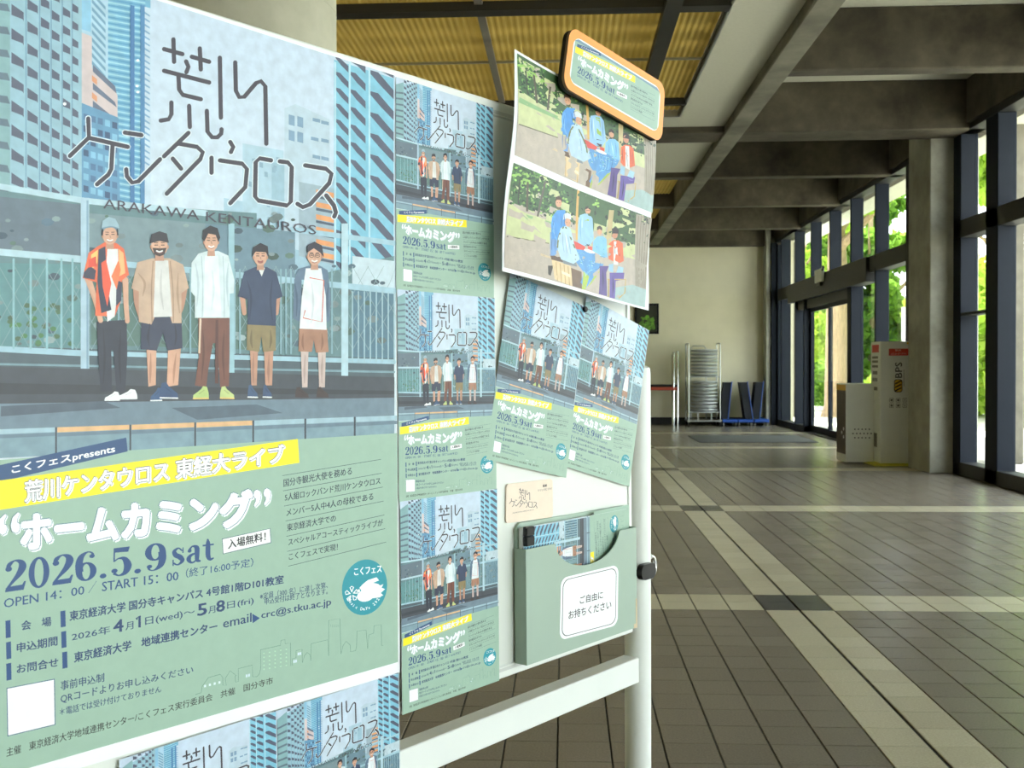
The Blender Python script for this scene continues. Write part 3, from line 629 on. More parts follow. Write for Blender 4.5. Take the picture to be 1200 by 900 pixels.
# ------------------------------------------------------------------ flat print: coloured polygons in stacked layers
class Art:
    def __init__(s, fn=None): s.v = []; s.f = []; s.c = []; s.pm = []; s.fn = fn; s.H = 1.4142; s.g = np.zeros((1300, 900), np.int32); s.photo = 0
    def up(s): pass
    def raw(s, pts, faces, cols):
        # each element lies just above whatever it covers (an occupancy grid finds the height)
        o = len(s.v); q = np.array([(min(max(a, 0), 1), min(max(b, 0), s.H)) for a, b in pts]); lo = np.floor(q * 880).astype(int); L = 0; bx = []
        for f in faces:
            k = lo[list(f)]; x0, y0 = k.min(0); x1, y1 = k.max(0) + 1; bx.append((y0, y1, x0, x1)); m = s.g[y0:y1, x0:x1].max()
            if m > L: L = m
        L += 1
        for y0, y1, x0, x1 in bx: s.g[y0:y1, x0:x1] = L
        s.v += [(a, b, L) for a, b in q]
        for f in faces: s.f.append([i + o for i in f]); s.c.append(cols); s.pm.append(s.photo)
    def P(s, pts, col, f=None):      # polygon given in picture units
        f = f or (lambda x, y: (x, y)); q = [s.fn(*f(x, y)) for x, y in pts]
        if isinstance(col[0], (tuple, list)): c = [lin(k) for k in col]
        else: c = lin(col)
        s.raw(q, [tuple(range(len(q)))], c)
    def E(s, cx, cy, rx, ry, col, f=None, n=18, rot=0):
        s.P([(cx + rx * math.cos(t) * math.cos(rot) - ry * math.sin(t) * math.sin(rot), cy + rx * math.cos(t) * math.sin(rot) + ry * math.sin(t) * math.cos(rot)) for t in [2 * math.pi * k / n for k in range(n)]], col, f)
    def S(s, pts, w, col, f=None, smooth=True, cap=True):   # stroke, pts (x,y[,w])
        f = f or (lambda x, y: (x, y))
        pts = [(p[0], p[1], p[2] if len(p) > 2 else w) for p in pts]
        if smooth and len(pts) > 2: pts = cat_(pts)
        A = [np.array(f(p[0], p[1])) for p in pts]; sc = np.linalg.norm(np.array(f(1, 0)) - np.array(f(0, 0))); n = len(A); l = []; r = []
        for i in range(n):
            d = A[min(i + 1, n - 1)] - A[max(i - 1, 0)]; d = d / (np.linalg.norm(d) + 1e-9); nn = np.array([-d[1], d[0]]) * pts[i][2] * sc / 2
            l.append(A[i] + nn); r.append(A[i] - nn)
        q = [s.fn(*p) for p in l + r]
        s.raw(q, [(i, i + 1, n + i + 1, n + i) for i in range(n - 1)], lin(col))
        if cap:
            for i in (0, n - 1):
                R_ = pts[i][2] * sc / 2; s.raw([s.fn(A[i][0] + R_ * math.cos(t), A[i][1] + R_ * math.sin(t)) for t in [k * math.pi / 5 for k in range(10)]], [tuple(range(10))], lin(col))
    def T(s, txt, bl, br, hl, hr=None, col=(30, 60, 110), bold=0.012, f=None, d=(0, 0), res=2):
        f = f or (lambda x, y: (x, y)); hr = hr or hl; v, fc = text_mesh(txt, 0.0, res); lo = v.min(0); hi = v.max(0); u = (v - lo) / (hi - lo)
        w = bold * 1.15 * (hl + hr) / 2; k = 1 if bold <= .005 else (2 if bold < .02 else (4 if bold < .04 else 10))
        sh_ = {1: [(0, 0)], 2: [(-w, 0), (w, 0)], 4: [(-w, -w * .6), (w, -w * .6), (-w, w * .6), (w, w * .6)]}.get(k) or [(w * math.cos(t), w * math.sin(t)) for t in [i * math.pi / 4 for i in range(8)]] + [(w * .5, 0), (-w * .5, 0)]
        for (sx, sy) in sh_:
            q = []
            for a, b in u:
                x = bl[0] + (br[0] - bl[0]) * a + d[0] + sx; y = bl[1] + (br[1] - bl[1]) * a - b * (hl + (hr - hl) * a) + d[1] + sy; q.append(s.fn(*f(x, y)))
            s.raw(q, fc, lin(col))
    def mesh(s, name, W, backing=None, dz=6e-5, extra=None):
        mb = MB(); o = 0
        vs = [((a - .5) * W, (s.H / 2 - b) * W, (l + 1) * dz) for a, b, l in s.v]
        mb.v = vs; mb.f = s.f; k = mb.mi(M['print']); k2 = mb.mi(M['photo']); mb.m = [k2 if z else k for z in s.pm]; mb.c = list(s.c)
        if backing is not None:
            e0, e1, e2, e3 = backing   # left,right,bottom,top margins
            mb.box(-W / 2 - e0, W / 2 + e1, -s.H * W / 2 - e2, s.H * W / 2 + e3, -0.00025, 0.0, M['paper'])
        if extra: extra(mb)
        return mb
def cat_(pts, n=5):
    P_ = [np.array(p, float) for p in pts]; P_ = [2 * P_[0] - P_[1]] + P_ + [2 * P_[-1] - P_[-2]]; o = []
    for i in range(1, len(P_) - 2):
        for k in range(n):
            t = k / n; a, b, c, d = P_[i - 1:i + 3]
            o.append(0.5 * ((2 * b) + (-a + c) * t + (2 * a - 5 * b + 4 * c - d) * t * t + (-a + 3 * b - 3 * c + d) * t ** 3))
    o.append(P_[-2]); return [tuple(p) for p in o]
# large poster frame: art rectangle (a,b) on the board
TH = math.radians(0.5); AW = 0.576; TR_ = np.array([0.0015, 0.8905]); AR = np.array([math.cos(TH), -math.sin(TH)]); AU = np.array([math.sin(TH), math.cos(TH)])
def art_px(x, y):
    s_, t_ = st(x, y); d = np.array([s_, t_]) - TR_; return 1 + d @ AR / AW, -(d @ AU) / AW
G1 = lambda X, Y: (X / 2.5532, Y / 2.5532)
G2 = lambda X, Y: (X / 2.5532, 230 + Y / 2.5532)
G3 = lambda X, Y: (X / 4.5, 500 + Y / 4.5)
G4 = lambda X, Y: (230 + X / 4.5, 500 + Y / 4.5)
G5 = lambda X, Y: (X / 4.2875, 690 + Y / 4.2875)
G6 = lambda X, Y: (230 + X / 4.2875, 690 + Y / 4.2875)
G7 = lambda X, Y: (X / 5, Y / 5)
NAVY = (34, 72, 122); GREEN = (153, 182, 163)

def photo_part(A):
    # sky: gradient strips in poster space
    n = 8; H_ = 0.93
    top = (190, 206, 222); bot = (208, 220, 226)
    for k in range(n):
        c = [tuple(top[i] + (bot[i] - top[i]) * (k + q) / n for i in range(3)) for q in (0, 0, 1, 1)]
        A.raw([(0, H_ * k / n), (1, H_ * k / n), (1, H_ * (k + 1) / n), (0, H_ * (k + 1) / n)], [(0, 1, 2, 3)], [lin(q) for q in c])
    A.up()
    P, E, S = A.P, A.E, A.S; R = random.Random(4)
    # haze city in the middle distance
    for (x0, x1, y0, y1, c) in [(262, 300, 232, 330, (160, 190, 206)), (284, 332, 168, 330, (168, 196, 210)), (318, 392, 190, 330, (150, 182, 198)), (176, 262, 255, 330, (150, 176, 190)), (238, 270, 262, 330, (132, 164, 182))]:
        P([(x0, y0), (x1, y0 + (x1 - x0) * .18), (x1, y1), (x0, y1)], c)
    P([(333, 127), (346, 122), (386, 140), (386, 300), (333, 290)], (180, 200, 212)); A.up()
    for (x, y) in [(338, 134), (348, 136), (338, 152), (348, 154), (366, 138), (376, 141), (364, 160), (376, 162), (366, 181), (376, 183)]:
        P([(x, y), (x + 7, y + 2), (x + 7, y + 14), (x, y + 12)] if x < 360 else [(x, y), (x + 9, y + 2), (x + 9, y + 6), (x, y + 4)], (120, 150, 176))
    for k in range(14):
        x = 288 + R.random() * 40; y = 176 + R.random() * 90; P([(x, y), (x + 4, y + 1), (x + 4, y + 7), (x, y + 6)], (134, 164, 184))
    # orange-lit balconies
    P([(350, 213), (396, 222), (396, 312), (350, 300)], (150, 170, 182)); A.up()
    for k in range(6):
        y = 222 + k * 14.5; P([(370, y), (395, y + 5), (395, y + 11), (370, y + 6)], (222, 152, 96)); P([(370, y + 7), (395, y + 12), (395, y + 15), (370, y + 10)], (70, 84, 100))
    # blue glass tower
    P([(118, -30), (176, -10), (176, 240), (118, 240)], (112, 170, 198)); P([(122, 0), (138, 4), (138, 240), (122, 240)], (124, 180, 204)); A.up()
    for k in range(36):
        y = -20 + k * 7; P([(122, y), (170, y + 9), (170, y + 10.6), (122, y + 1.6)], (158, 204, 216)); P([(122, y + 3.2), (170, y + 12.2), (170, y + 14.4), (122, y + 5.4)], (88, 150, 186))
    P([(152, 6), (157, 7), (157, 240), (152, 240)], (64, 116, 164)); P([(164, 6), (169, 7), (169, 240), (164, 240)], (74, 128, 172)); P([(169, 8), (176, 10), (176, 240), (169, 240)], (188, 206, 220)); A.up()
    for (x, y) in [(161, 71), (160, 101), (161, 108)]: E(x, y, 2, 1.6, (236, 246, 246), n=8)
    for k in range(26): P([(169, 14 + k * 7), (175, 18 + k * 7), (175, 20 + k * 7), (169, 16.5 + k * 7)], (120, 158, 190))
    # striped light tower and pink tower
    P([(92, -30), (126, -30), (126, 100), (120, 160), (92, 160)], (168, 200, 216)); A.up()
    for k in range(12): P([(107, -10 + k * 9), (123, 8 + k * 9), (123, 12 + k * 9), (107, -5.5 + k * 9)], (108, 150, 176))
    P([(94, 38), (107, 43), (107, 80), (128, 95), (137, 112), (137, 142), (112, 128), (94, 120)], (204, 188, 186)); P([(94, -30), (106, -30), (106, 38), (94, 34)], (136, 188, 214)); A.up()
    for k in range(3): P([(108, 76 + k * 21), (134, 101 + k * 19), (136, 110 + k * 16), (108, 84 + k * 21)], (98, 108, 128)); P([(107, 88 + k * 20), (113, 93 + k * 20), (113, 100 + k * 20), (107, 95 + k * 20)], (214, 150, 110))
    P([(93, 120), (138, 138), (140, 240), (93, 240)], (96, 146, 180)); A.up()
    for i in range(5):
        for k in range(7):
            x = 97 + i * 8.4; y = 133 + k * 14 + i * 2.4; P([(x, y), (x + 6, y + 1.6), (x + 6, y + 9), (x, y + 7.4)], R.choice([(58, 84, 116), (128, 182, 208), (76, 112, 146)]))
    # left tower block
    P([(-60, -40), (95, -40), (95, 240), (-60, 240)], (146, 182, 196)); P([(-60, -40), (11, -40), (11, 240), (-60, 240)], (130, 168, 172)); A.up()
    for k in range(12): P([(-60, -6 + k * 27), (8, 5 + k * 27), (11, 14 + k * 27), (-60, 2 + k * 27)], (92, 112, 124))
    for x in (29, 45, 58.5, 71.5, 83): P([(x, -40), (x + 1.6, -40), (x + 1.2, 240), (x, 240)], (112, 150, 172))
    cols_ = [(12.6, 27, 33, 28.2), (31.4, 43.5, 25, 26), (47, 57, 20, 24.2), (60, 69, 12, 23), (73, 81.5, 8, 21.4), (84, 91, 4, 20.4)]
    for (x0, x1, y0, dy) in cols_:
        for k in range(-3, 12):
            y = y0 + k * dy; w = x1 - x0; hh_ = dy * .46
            if y > 222: continue
            P([(x0, y), (x1, y + w * .70), (x1, y + w * .70 + hh_ * .8), (x1 - w * .1, y + hh_ + w * .35), (x0, y + hh_)], (82, 88, 106))
    E(75, 122, 2.2, 2, (236, 240, 240), n=8)
    # right tower with diagonal balconies
    P([(391, 70), (461, 92), (461, 330), (391, 320)], (124, 186, 208)); A.up()
    for (x0, x1, y0, dy, sl) in ((393, 408, 84, 18.5, .8), (410, 428, 84, 20.5, .8), (433, 461, 82, 24.6, .86)):
        for k in range(-1, 13):
            y = y0 + k * dy; w = x1 - x0; g = dy * .42
            if y > 325: break
            P([(x0, y), (x0 + w * .35, y + w * .1), (x1, y + w * sl), (x1, y + w * sl + g), (x0 + w * .45, y + w * .38 + g * .75), (x0, y + g * .35)], (78, 84, 104))
        P([(x0 - 1.6, 72), (x0 + .6, 73), (x0 + .6, 320), (x0 - 1.6, 320)], (176, 212, 224))
    A.up()
    # fence zone backdrop
    P([(-60, 216), (100, 236), (300, 250), (300, 340), (461, 300), (461, 450), (-60, 450)], (96, 128, 132)); A.up()
    P([(-60, 224), (95, 240), (95, 300), (-60, 292)], (96, 112, 124)); P([(-60, 306), (95, 310), (95, 408), (-60, 404)], (92, 138, 140)); P([(104, 250), (240, 262), (240, 330), (104, 322)], (118, 140, 146))
    P([(240, 262), (345, 272), (345, 330), (240, 326)], (104, 132, 146)); P([(412, 300), (461, 306), (461, 340), (412, 334)], (190, 208, 216)); P([(412, 340), (461, 344), (461, 430), (412, 426)], (82, 118, 136))
    P([(-60, 404), (461, 420), (461, 452), (-60, 450)], (74, 90, 98)); P([(106, 320), (300, 336), (300, 410), (106, 404)], (86, 116, 108)); A.up()
    for k in range(150):
        x = R.uniform(-20, 460); y = R.uniform(250, 405)
        if x > 345 and y < 310: continue
        r_ = R.uniform(1.5, 5); g = R.uniform(.75, 1.15); c = R.choice([(76, 100, 90), (120, 140, 140), (74, 96, 110), (140, 158, 160)]); E(x, y, r_ * 1.6, r_, tuple(q * g for q in c), n=7)
    for k in range(28):
        x = 20 + R.uniform(-20, 70); y = R.uniform(356, 404); E(x, y, 4, 3, (72, 104 + R.uniform(-10, 20), 72), n=7)
    A.up()
    for k in range(26):  # wire mesh of the fence
        x = -20 + k * 18
        for j in range(5): S([(x + 11 * j, 312 + 19.6 * j), (x + 11 * j + 11, 331.6 + 19.6 * j)], .55, (136, 162, 166), smooth=False, cap=False); S([(x + 55 - 11 * j, 312 + 19.6 * j), (x + 44 - 11 * j, 331.6 + 19.6 * j)], .55, (136, 162, 166), smooth=False, cap=False)
    A.up()
    RA = (158, 192, 206); RB = (176, 204, 214)
    S([(-40, 212), (95, 235), (240, 250)], 7, RB, smooth=False); S([(-40, 292), (95, 304)], 8, RB, smooth=False); S([(104, 306), (235, 318), (461, 341)], 7, RA, smooth=False); S([(-40, 407), (95, 414)], 7, RA, smooth=False)
    S([(104, 414), (461, 424)], 5.5, RA, smooth=False); S([(341, 269), (461, 285)], 6, RA, smooth=False); S([(-40, 426), (461, 436)], 2.5, (120, 150, 160), smooth=False)
    for x in (-10, 15, 35, 54, 71, 84): S([(x, 304), (x, 408)], 2.6, (140, 182, 190), smooth=False)
    for x in (118, 128, 138, 146, 222, 274, 280, 328, 334, 340, 388): S([(x, 316), (x, 414)], 2.0, (134, 168, 178), smooth=False)
    for x in range(412, 462, 7): S([(x, 342), (x, 424)], 1.6, (158, 188, 198), smooth=False)
    S([(98.5, 232), (98.5, 449)], 10, (168, 194, 208), smooth=False, cap=False); S([(101.5, 235), (101.5, 449)], 2.4, (130, 160, 180), smooth=False, cap=False)
    S([(403, 262), (403, 447)], 8, RB, smooth=False, cap=False); S([(270, 262), (270, 448)], 7, (150, 186, 196), smooth=False, cap=False)
    # wall foot, asphalt, kerb
    A.up(); P([(-60, 428), (461, 442), (461, 474), (-60, 474)], (64, 70, 78)); P([(-60, 474), (461, 466), (461, 495), (-60, 530)], (108, 128, 142))
    A.up(); P([(0, 476), (120, 470), (140, 478), (0, 488)], (78, 92, 106)); P([(200, 478), (300, 474), (330, 484), (230, 492)], (82, 98, 112)); P([(-60, 448), (461, 458), (461, 462), (-60, 462)], (50, 54, 62))
    P([(-60, 507), (461, 487), (461, 512), (-60, 540)], (124, 152, 164))
    A.up(); seg = [-40, 65, 152, 228, 296, 357, 415, 470]
    for a, b in zip(seg[:-1], seg[1:]):
        oy = lambda x: 503 - (x / 461.) * 16
        c = (222, 178, 130) if 60 < a < 290 else (158, 186, 198)
        P([(a + 1, oy(a)), (b - 1, oy(b)), (b - 1, oy(b) + 5.5), (a + 1, oy(a) + 6)], c)
        P([(b - 1.6, oy(b)), (b + .6, oy(b)), (b + .6, oy(b) + 32), (b - 1.6, oy(b) + 32)], (58, 66, 74))
        P([(a + 1, oy(a) + 6.5), (b - 2, oy(b) + 6), (b - 2, oy(b) + 10), (a + 1, oy(a) + 11)], (104, 126, 140))
    A.up()
    # ---- five people standing in a row
    SK = (206, 160, 134); SK2 = (186, 140, 116); HR = (36, 32, 38)
    def shoe(x0, x1, y0, y1, c, sole=(226, 230, 230), d=1):
        w = x1 - x0; h_ = y1 - y0; L_ = (x0 + x1) / 2 < 480 or 560 < (x0 + x1) / 2 < 640
        k = (lambda t: x0 + w * t) if not L_ else (lambda t: x1 - w * t)
        P([(k(0), y1 - h_ * .08), (k(.02), y1 - h_ * .5), (k(.12), y0 + h_ * .06), (k(.36), y0), (k(.5), y0 + h_ * .25), (k(.78), y0 + h_ * .5), (k(.97), y1 - h_ * .34), (k(1), y1 - h_ * .06)], c, G2)
        S([(k(.04), y1 - h_ * .08), (k(.97), y1 - h_ * .06)], 4, sole, G2, smooth=False); S([(k(.3), y0 + h_ * .3), (k(.62), y1 - h_ * .42)], 2, tuple(q_ * .8 for q_ in c), G2, smooth=False)
    def face(cx, cy, rx, ry, c=SK, smile=True, beard=False, glasses=False, light=False):
        P([(cx - rx * .45, cy + ry * .5), (cx + rx * .45, cy + ry * .5), (cx + rx * .55, cy + ry * 1.5), (cx - rx * .55, cy + ry * 1.5)], SK2, G2); A.up()
        E(cx, cy, rx, ry, c, G2); E(cx - rx, cy + 2, 3, 6, SK2, G2, n=8); E(cx + rx, cy + 2, 3, 6, SK2, G2, n=8); A.up()
        if beard: P([(cx - rx * .85, cy + ry * .15), (cx - rx * .3, cy + ry * .2), (cx + rx * .3, cy + ry * .2), (cx + rx * .85, cy + ry * .15), (cx + rx * .6, cy + ry * .85), (cx, cy + ry * 1.05), (cx - rx * .6, cy + ry * .85)], (70, 54, 50), G2); A.up()
        for sg in (-1, 1): S([(cx + sg * rx * .22, cy - ry * .12), (cx + sg * rx * .58, cy - ry * .12)], 2.4, (44, 34, 34), G2, smooth=False); S([(cx + sg * rx * .2, cy - ry * .36), (cx + sg * rx * .6, cy - ry * .38)], 2, (60, 46, 44), G2, smooth=False)
        S([(cx, cy), (cx + 1.5, cy + ry * .24)], 2, (160, 116, 98), G2, smooth=False)
        S([(cx - rx * .34, cy + ry * .48), (cx, cy + ry * .58), (cx + rx * .34, cy + ry * .48)], 4.4, (236, 232, 226) if smile else (150, 84, 80), G2)
        S([(cx - rx * .36, cy + ry * .62), (cx, cy + ry * .72), (cx + rx * .36, cy + ry * .62)], 1.6, (150, 84, 80), G2)
        if glasses:
            for sg in (-1, 1):
                pts = [(cx + sg * rx * .42 + rx * .34 * math.cos(t), cy - ry * .1 + ry * .22 * math.sin(t)) for t in [k * math.pi / 5 for k in range(11)]]; S(pts, 1.6, (30, 30, 34), G2, smooth=False, cap=False)
    # trousers / legs first
    P([(286, 375), (376, 370), (378, 470), (372, 585), (345, 585), (336, 460), (330, 460), (332, 585), (298, 585), (290, 470)], (44, 48, 62), G2)
    for (a, b) in ((435, 465), (500, 538)): P([(a, 455), (b, 455), (b - 8 if a > 480 else b - 2, 565), (a + 6 if a < 480 else a - 4, 570)], SK, G2)
    P([(420, 362), (540, 362), (543, 455), (498, 462), (484, 410), (466, 462), (418, 458)], (50, 56, 78), G2)
    P([(590, 362), (684, 362), (684, 470), (682, 568), (656, 572), (646, 440), (634, 440), (620, 520), (614, 572), (580, 566), (592, 480)], (116, 72, 58), G2)
    for (a, b) in ((745, 769), (787, 815)): P([(a, 460), (b, 460), (b - 4, 566), (a + 4, 566)], SK2, G2)
    P([(736, 384), (822, 384), (822, 462), (784, 466), (779, 420), (772, 466), (735, 460)], (138, 122, 84), G2)
    for (a, b) in ((897, 920), (948, 972)): P([(a, 462), (b, 462), (b - 3, 572), (a + 4, 572)], (196, 176, 168), G2)
    P([(892, 396), (976, 396), (980, 466), (942, 468), (936, 430), (930, 466), (890, 464)], (164, 120, 96), G2)
    A.up(); P([(642, 370), (650, 370), (650, 560), (640, 560)], (88, 52, 44), G2); P([(594, 366), (600, 366), (596, 470), (590, 470)], (214, 190, 166), G2)
    shoe(310, 356, 584, 612, (232, 236, 236)); shoe(350, 408, 577, 608, (236, 240, 240)); shoe(447, 482, 572, 614, (52, 82, 122)); shoe(474, 530, 556, 607, (48, 74, 112))
    shoe(574, 622, 568, 608, (176, 196, 120), (226, 190, 110)); shoe(655, 698, 568, 607, (186, 200, 130), (226, 190, 110)); shoe(738, 768, 563, 604, (60, 84, 118)); shoe(783, 810, 563, 604, (56, 78, 112)); shoe(880, 920, 570, 602, (62, 48, 48), (62, 48, 48)); shoe(944, 980, 570, 602, (62, 48, 48), (62, 48, 48))
    # arms
    S([(258, 240, 20), (282, 310, 16), (298, 372, 15)], 16, SK, G2); S([(372, 250, 18), (374, 320, 15), (378, 374, 14)], 16, SK, G2)
    S([(404, 270, 18), (406, 320, 15), (420, 368, 13)], 15, SK2, G2); S([(548, 280, 18), (540, 330, 15), (528, 362, 12)], 15, SK2, G2)
    S([(722, 300, 16), (728, 350, 13)], 14, SK2, G2); S([(828, 300, 16), (824, 350, 13)], 14, SK2, G2)
    A.up()
    # shirts
    P([(290, 150), (310, 138), (345, 140), (368, 158), (383, 235), (362, 252), (360, 310), (340, 360), (282, 358), (286, 258), (244, 245), (262, 170)], (226, 106, 66), G2)
    P([(408, 198), (452, 186), (505, 186), (545, 205), (562, 275), (540, 290), (540, 380), (512, 380), (500, 340), (470, 340), (450, 384), (412, 376), (412, 285), (390, 276)], (194, 164, 140), G2)
    P([(590, 172), (618, 164), (650, 164), (680, 178), (698, 250), (696, 290), (684, 292), (684, 364), (580, 364), (580, 300), (568, 285), (570, 200)], (206, 220, 222), G2)
    P([(728, 226), (760, 212), (795, 212), (824, 228), (843, 300), (824, 308), (822, 388), (738, 384), (738, 308), (708, 300)], (50, 64, 92), G2)
    P([(890, 218), (920, 208), (955, 208), (978, 222), (987, 300), (984, 372), (972, 380), (962, 250), (900, 250), (896, 376), (874, 366), (878, 250)], (94, 116, 138), G2)
    A.up()
    P([(318, 158), (350, 158), (352, 250), (340, 360), (318, 376), (312, 250)], (222, 222, 220), G2); P([(292, 160), (312, 150), (316, 250), (330, 340), (300, 350), (288, 256)], (46, 50, 70), G2)
    P([(270, 175), (290, 160), (288, 200), (268, 225)], (240, 196, 110), G2); P([(352, 158), (366, 170), (372, 230), (354, 240)], (238, 180, 120), G2); P([(300, 200), (314, 190), (330, 260), (318, 330), (304, 270)], (232, 90, 58), G2)
    P([(248, 228), (266, 208), (284, 222), (280, 250), (246, 244)], (60, 58, 74), G2); P([(345, 250), (362, 258), (360, 312), (344, 330)], (58, 60, 78), G2); P([(262, 190), (284, 180), (286, 210), (262, 214)], (220, 78, 54), G2); P([(330, 240), (352, 190), (358, 220), (346, 280)], (236, 120, 70), G2)
    P([(462, 192), (500, 192), (512, 360), (456, 362)], (214, 212, 208), G2); S([(455, 195), (450, 280), (452, 378)], 3, (160, 130, 108), G2); S([(506, 195), (514, 280), (516, 376)], 3, (160, 130, 108), G2)
    P([(610, 178), (650, 178), (660, 360), (606, 360)], (224, 234, 234), G2); S([(600, 180), (604, 270), (602, 362)], 2.4, (172, 190, 196), G2); S([(664, 180), (668, 270), (668, 362)], 2.4, (172, 190, 196), G2)
    P([(768, 214), (790, 214), (780, 240)], (216, 216, 214), G2)
    P([(912, 216), (958, 216), (972, 300), (974, 400), (893, 396), (900, 300)], (222, 226, 228), G2)
    S([(924, 244), (966, 252), (960, 376), (904, 364), (910, 342)], 3, (206, 92, 76), G2, smooth=False)
    S([(720, 300), (735, 308)], 3, (36, 46, 70), G2, smooth=False)
    for pts, c in (([(410, 230), (430, 260), (424, 300)], (172, 142, 118)), ([(530, 230), (528, 290), (534, 350)], (172, 142, 118)), ([(582, 200), (590, 260), (586, 330)], (182, 198, 204)), ([(680, 200), (676, 260), (680, 330)], (178, 196, 202)),
                   ([(736, 250), (748, 300), (744, 370)], (38, 50, 76)), ([(812, 250), (806, 310), (812, 370)], (38, 50, 76)), ([(880, 260), (886, 310), (884, 360)], (74, 94, 116)), ([(980, 260), (976, 310), (978, 360)], (74, 94, 116)), ([(480, 220), (478, 280), (486, 340)], (194, 192, 188)),
                   ([(632, 220), (636, 280), (630, 340)], (204, 216, 218)), ([(930, 260), (934, 320), (928, 380)], (200, 206, 210)), ([(306, 400), (310, 480), (306, 560)], (32, 36, 48)), ([(358, 400), (354, 480), (358, 560)], (32, 36, 48)), ([(446, 380), (440, 420), (444, 450)], (38, 42, 60)), ([(520, 380), (524, 420), (520, 446)], (38, 42, 60)),
                   ([(604, 400), (606, 470), (600, 550)], (92, 56, 44)), ([(668, 400), (664, 470), (668, 550)], (92, 56, 44)), ([(750, 400), (748, 430), (752, 455)], (112, 98, 66)), ([(806, 400), (808, 430), (804, 455)], (112, 98, 66)), ([(904, 410), (902, 440), (906, 460)], (138, 98, 78)), ([(960, 410), (962, 440), (958, 460)], (138, 98, 78)),
                   ([(448, 470), (447, 520), (446, 560)], (176, 128, 104)), ([(524, 470), (518, 520), (516, 560)], (176, 128, 104)), ([(756, 470), (754, 520), (755, 560)], (160, 118, 98)), ([(802, 470), (800, 520), (801, 560)], (160, 118, 98)), ([(910, 474), (908, 520), (908, 560)], (172, 150, 142)), ([(962, 474), (960, 520), (960, 560)], (172, 150, 142))):
        S([(p_[0], p_[1], w_) for p_, w_ in zip(pts, (1.5, 7, 2))], 5, c, G2, cap=False)
    face(326, 118, 22, 27); face(474, 150, 25, 29, beard=True); face(629, 136, 21, 29); face(776, 182, 20, 26, smile=False); face(938, 180, 21, 27, glasses=True)
    A.up()
    P([(300, 96), (304, 74), (322, 62), (342, 68), (352, 86), (354, 98), (328, 90)], (150, 178, 190), G2); S([(300, 97), (330, 92), (352, 98)], 4, (110, 140, 156), G2); S([(304, 100), (303, 116)], 4, HR, G2, smooth=False); S([(348, 100), (349, 116)], 4, HR, G2, smooth=False)
    P([(444, 142), (450, 114), (474, 105), (496, 112), (502, 140), (474, 134)], (46, 42, 48), G2)
    P([(602, 128), (604, 102), (626, 88), (648, 96), (656, 124), (650, 138), (642, 116), (620, 112), (608, 136)], HR, G2)
    P([(750, 182), (754, 154), (776, 140), (798, 150), (801, 182), (792, 168), (762, 166)], HR, G2)
    P([(914, 170), (918, 146), (938, 136), (960, 148), (966, 182), (956, 170), (936, 156)], (44, 42, 54), G2)
    A.up()

def logo(A, f, sc=1.0, outline=True):
    St = [[(490, 147), (545, 162)], [(518, 118), (520, 185)], [(573, 170), (625, 185)], [(597, 145), (600, 208)], [(556, 184), (563, 200), (557, 216)], [(490, 212), (625, 247)],
          [(533, 226), (535, 268), (546, 284), (600, 297)], [(512, 307), (512, 342), (504, 357), (480, 361)], [(565, 317), (567, 380)], [(618, 332), (620, 394), (634, 411), (650, 411), (661, 400), (662, 387)],
          [(657, 173), (660, 352)], [(703, 187), (705, 272), (715, 291), (730, 290), (765, 249), (780, 243), (793, 258), (796, 430)]]
    St2 = [[(262, 355), (264, 412), (207, 467)], [(264, 413), (380, 440)], [(335, 430), (331, 506), (322, 523), (288, 552)], [(372, 397), (422, 405)], [(376, 507), (378, 528), (394, 547), (412, 543), (477, 477)],
           [(562, 398), (489, 468)], [(532, 430), (588, 440), (605, 456), (598, 476), (497, 580)], [(515, 475), (540, 505)], [(688, 425), (697, 440), (690, 455)], [(632, 472), (632, 517)], [(657, 480), (724, 490), (738, 506), (733, 560), (688, 608)],
           [(810, 480), (776, 474), (764, 485), (762, 588), (772, 600), (858, 615), (869, 604), (872, 500), (860, 486), (836, 483)], [(912, 495), (974, 505), (991, 520), (984, 548), (926, 612), (905, 620), (889, 610)], [(975, 585), (998, 615), (1004, 636), (999, 648)]]
    if outline:
        for p in St2: A.S(p, 19 * sc, (214, 226, 232), f, smooth=False)
        A.up()
    for p in St + St2: A.S(p, 13.0 * sc, (56, 50, 60), f, smooth=False)
    A.up()
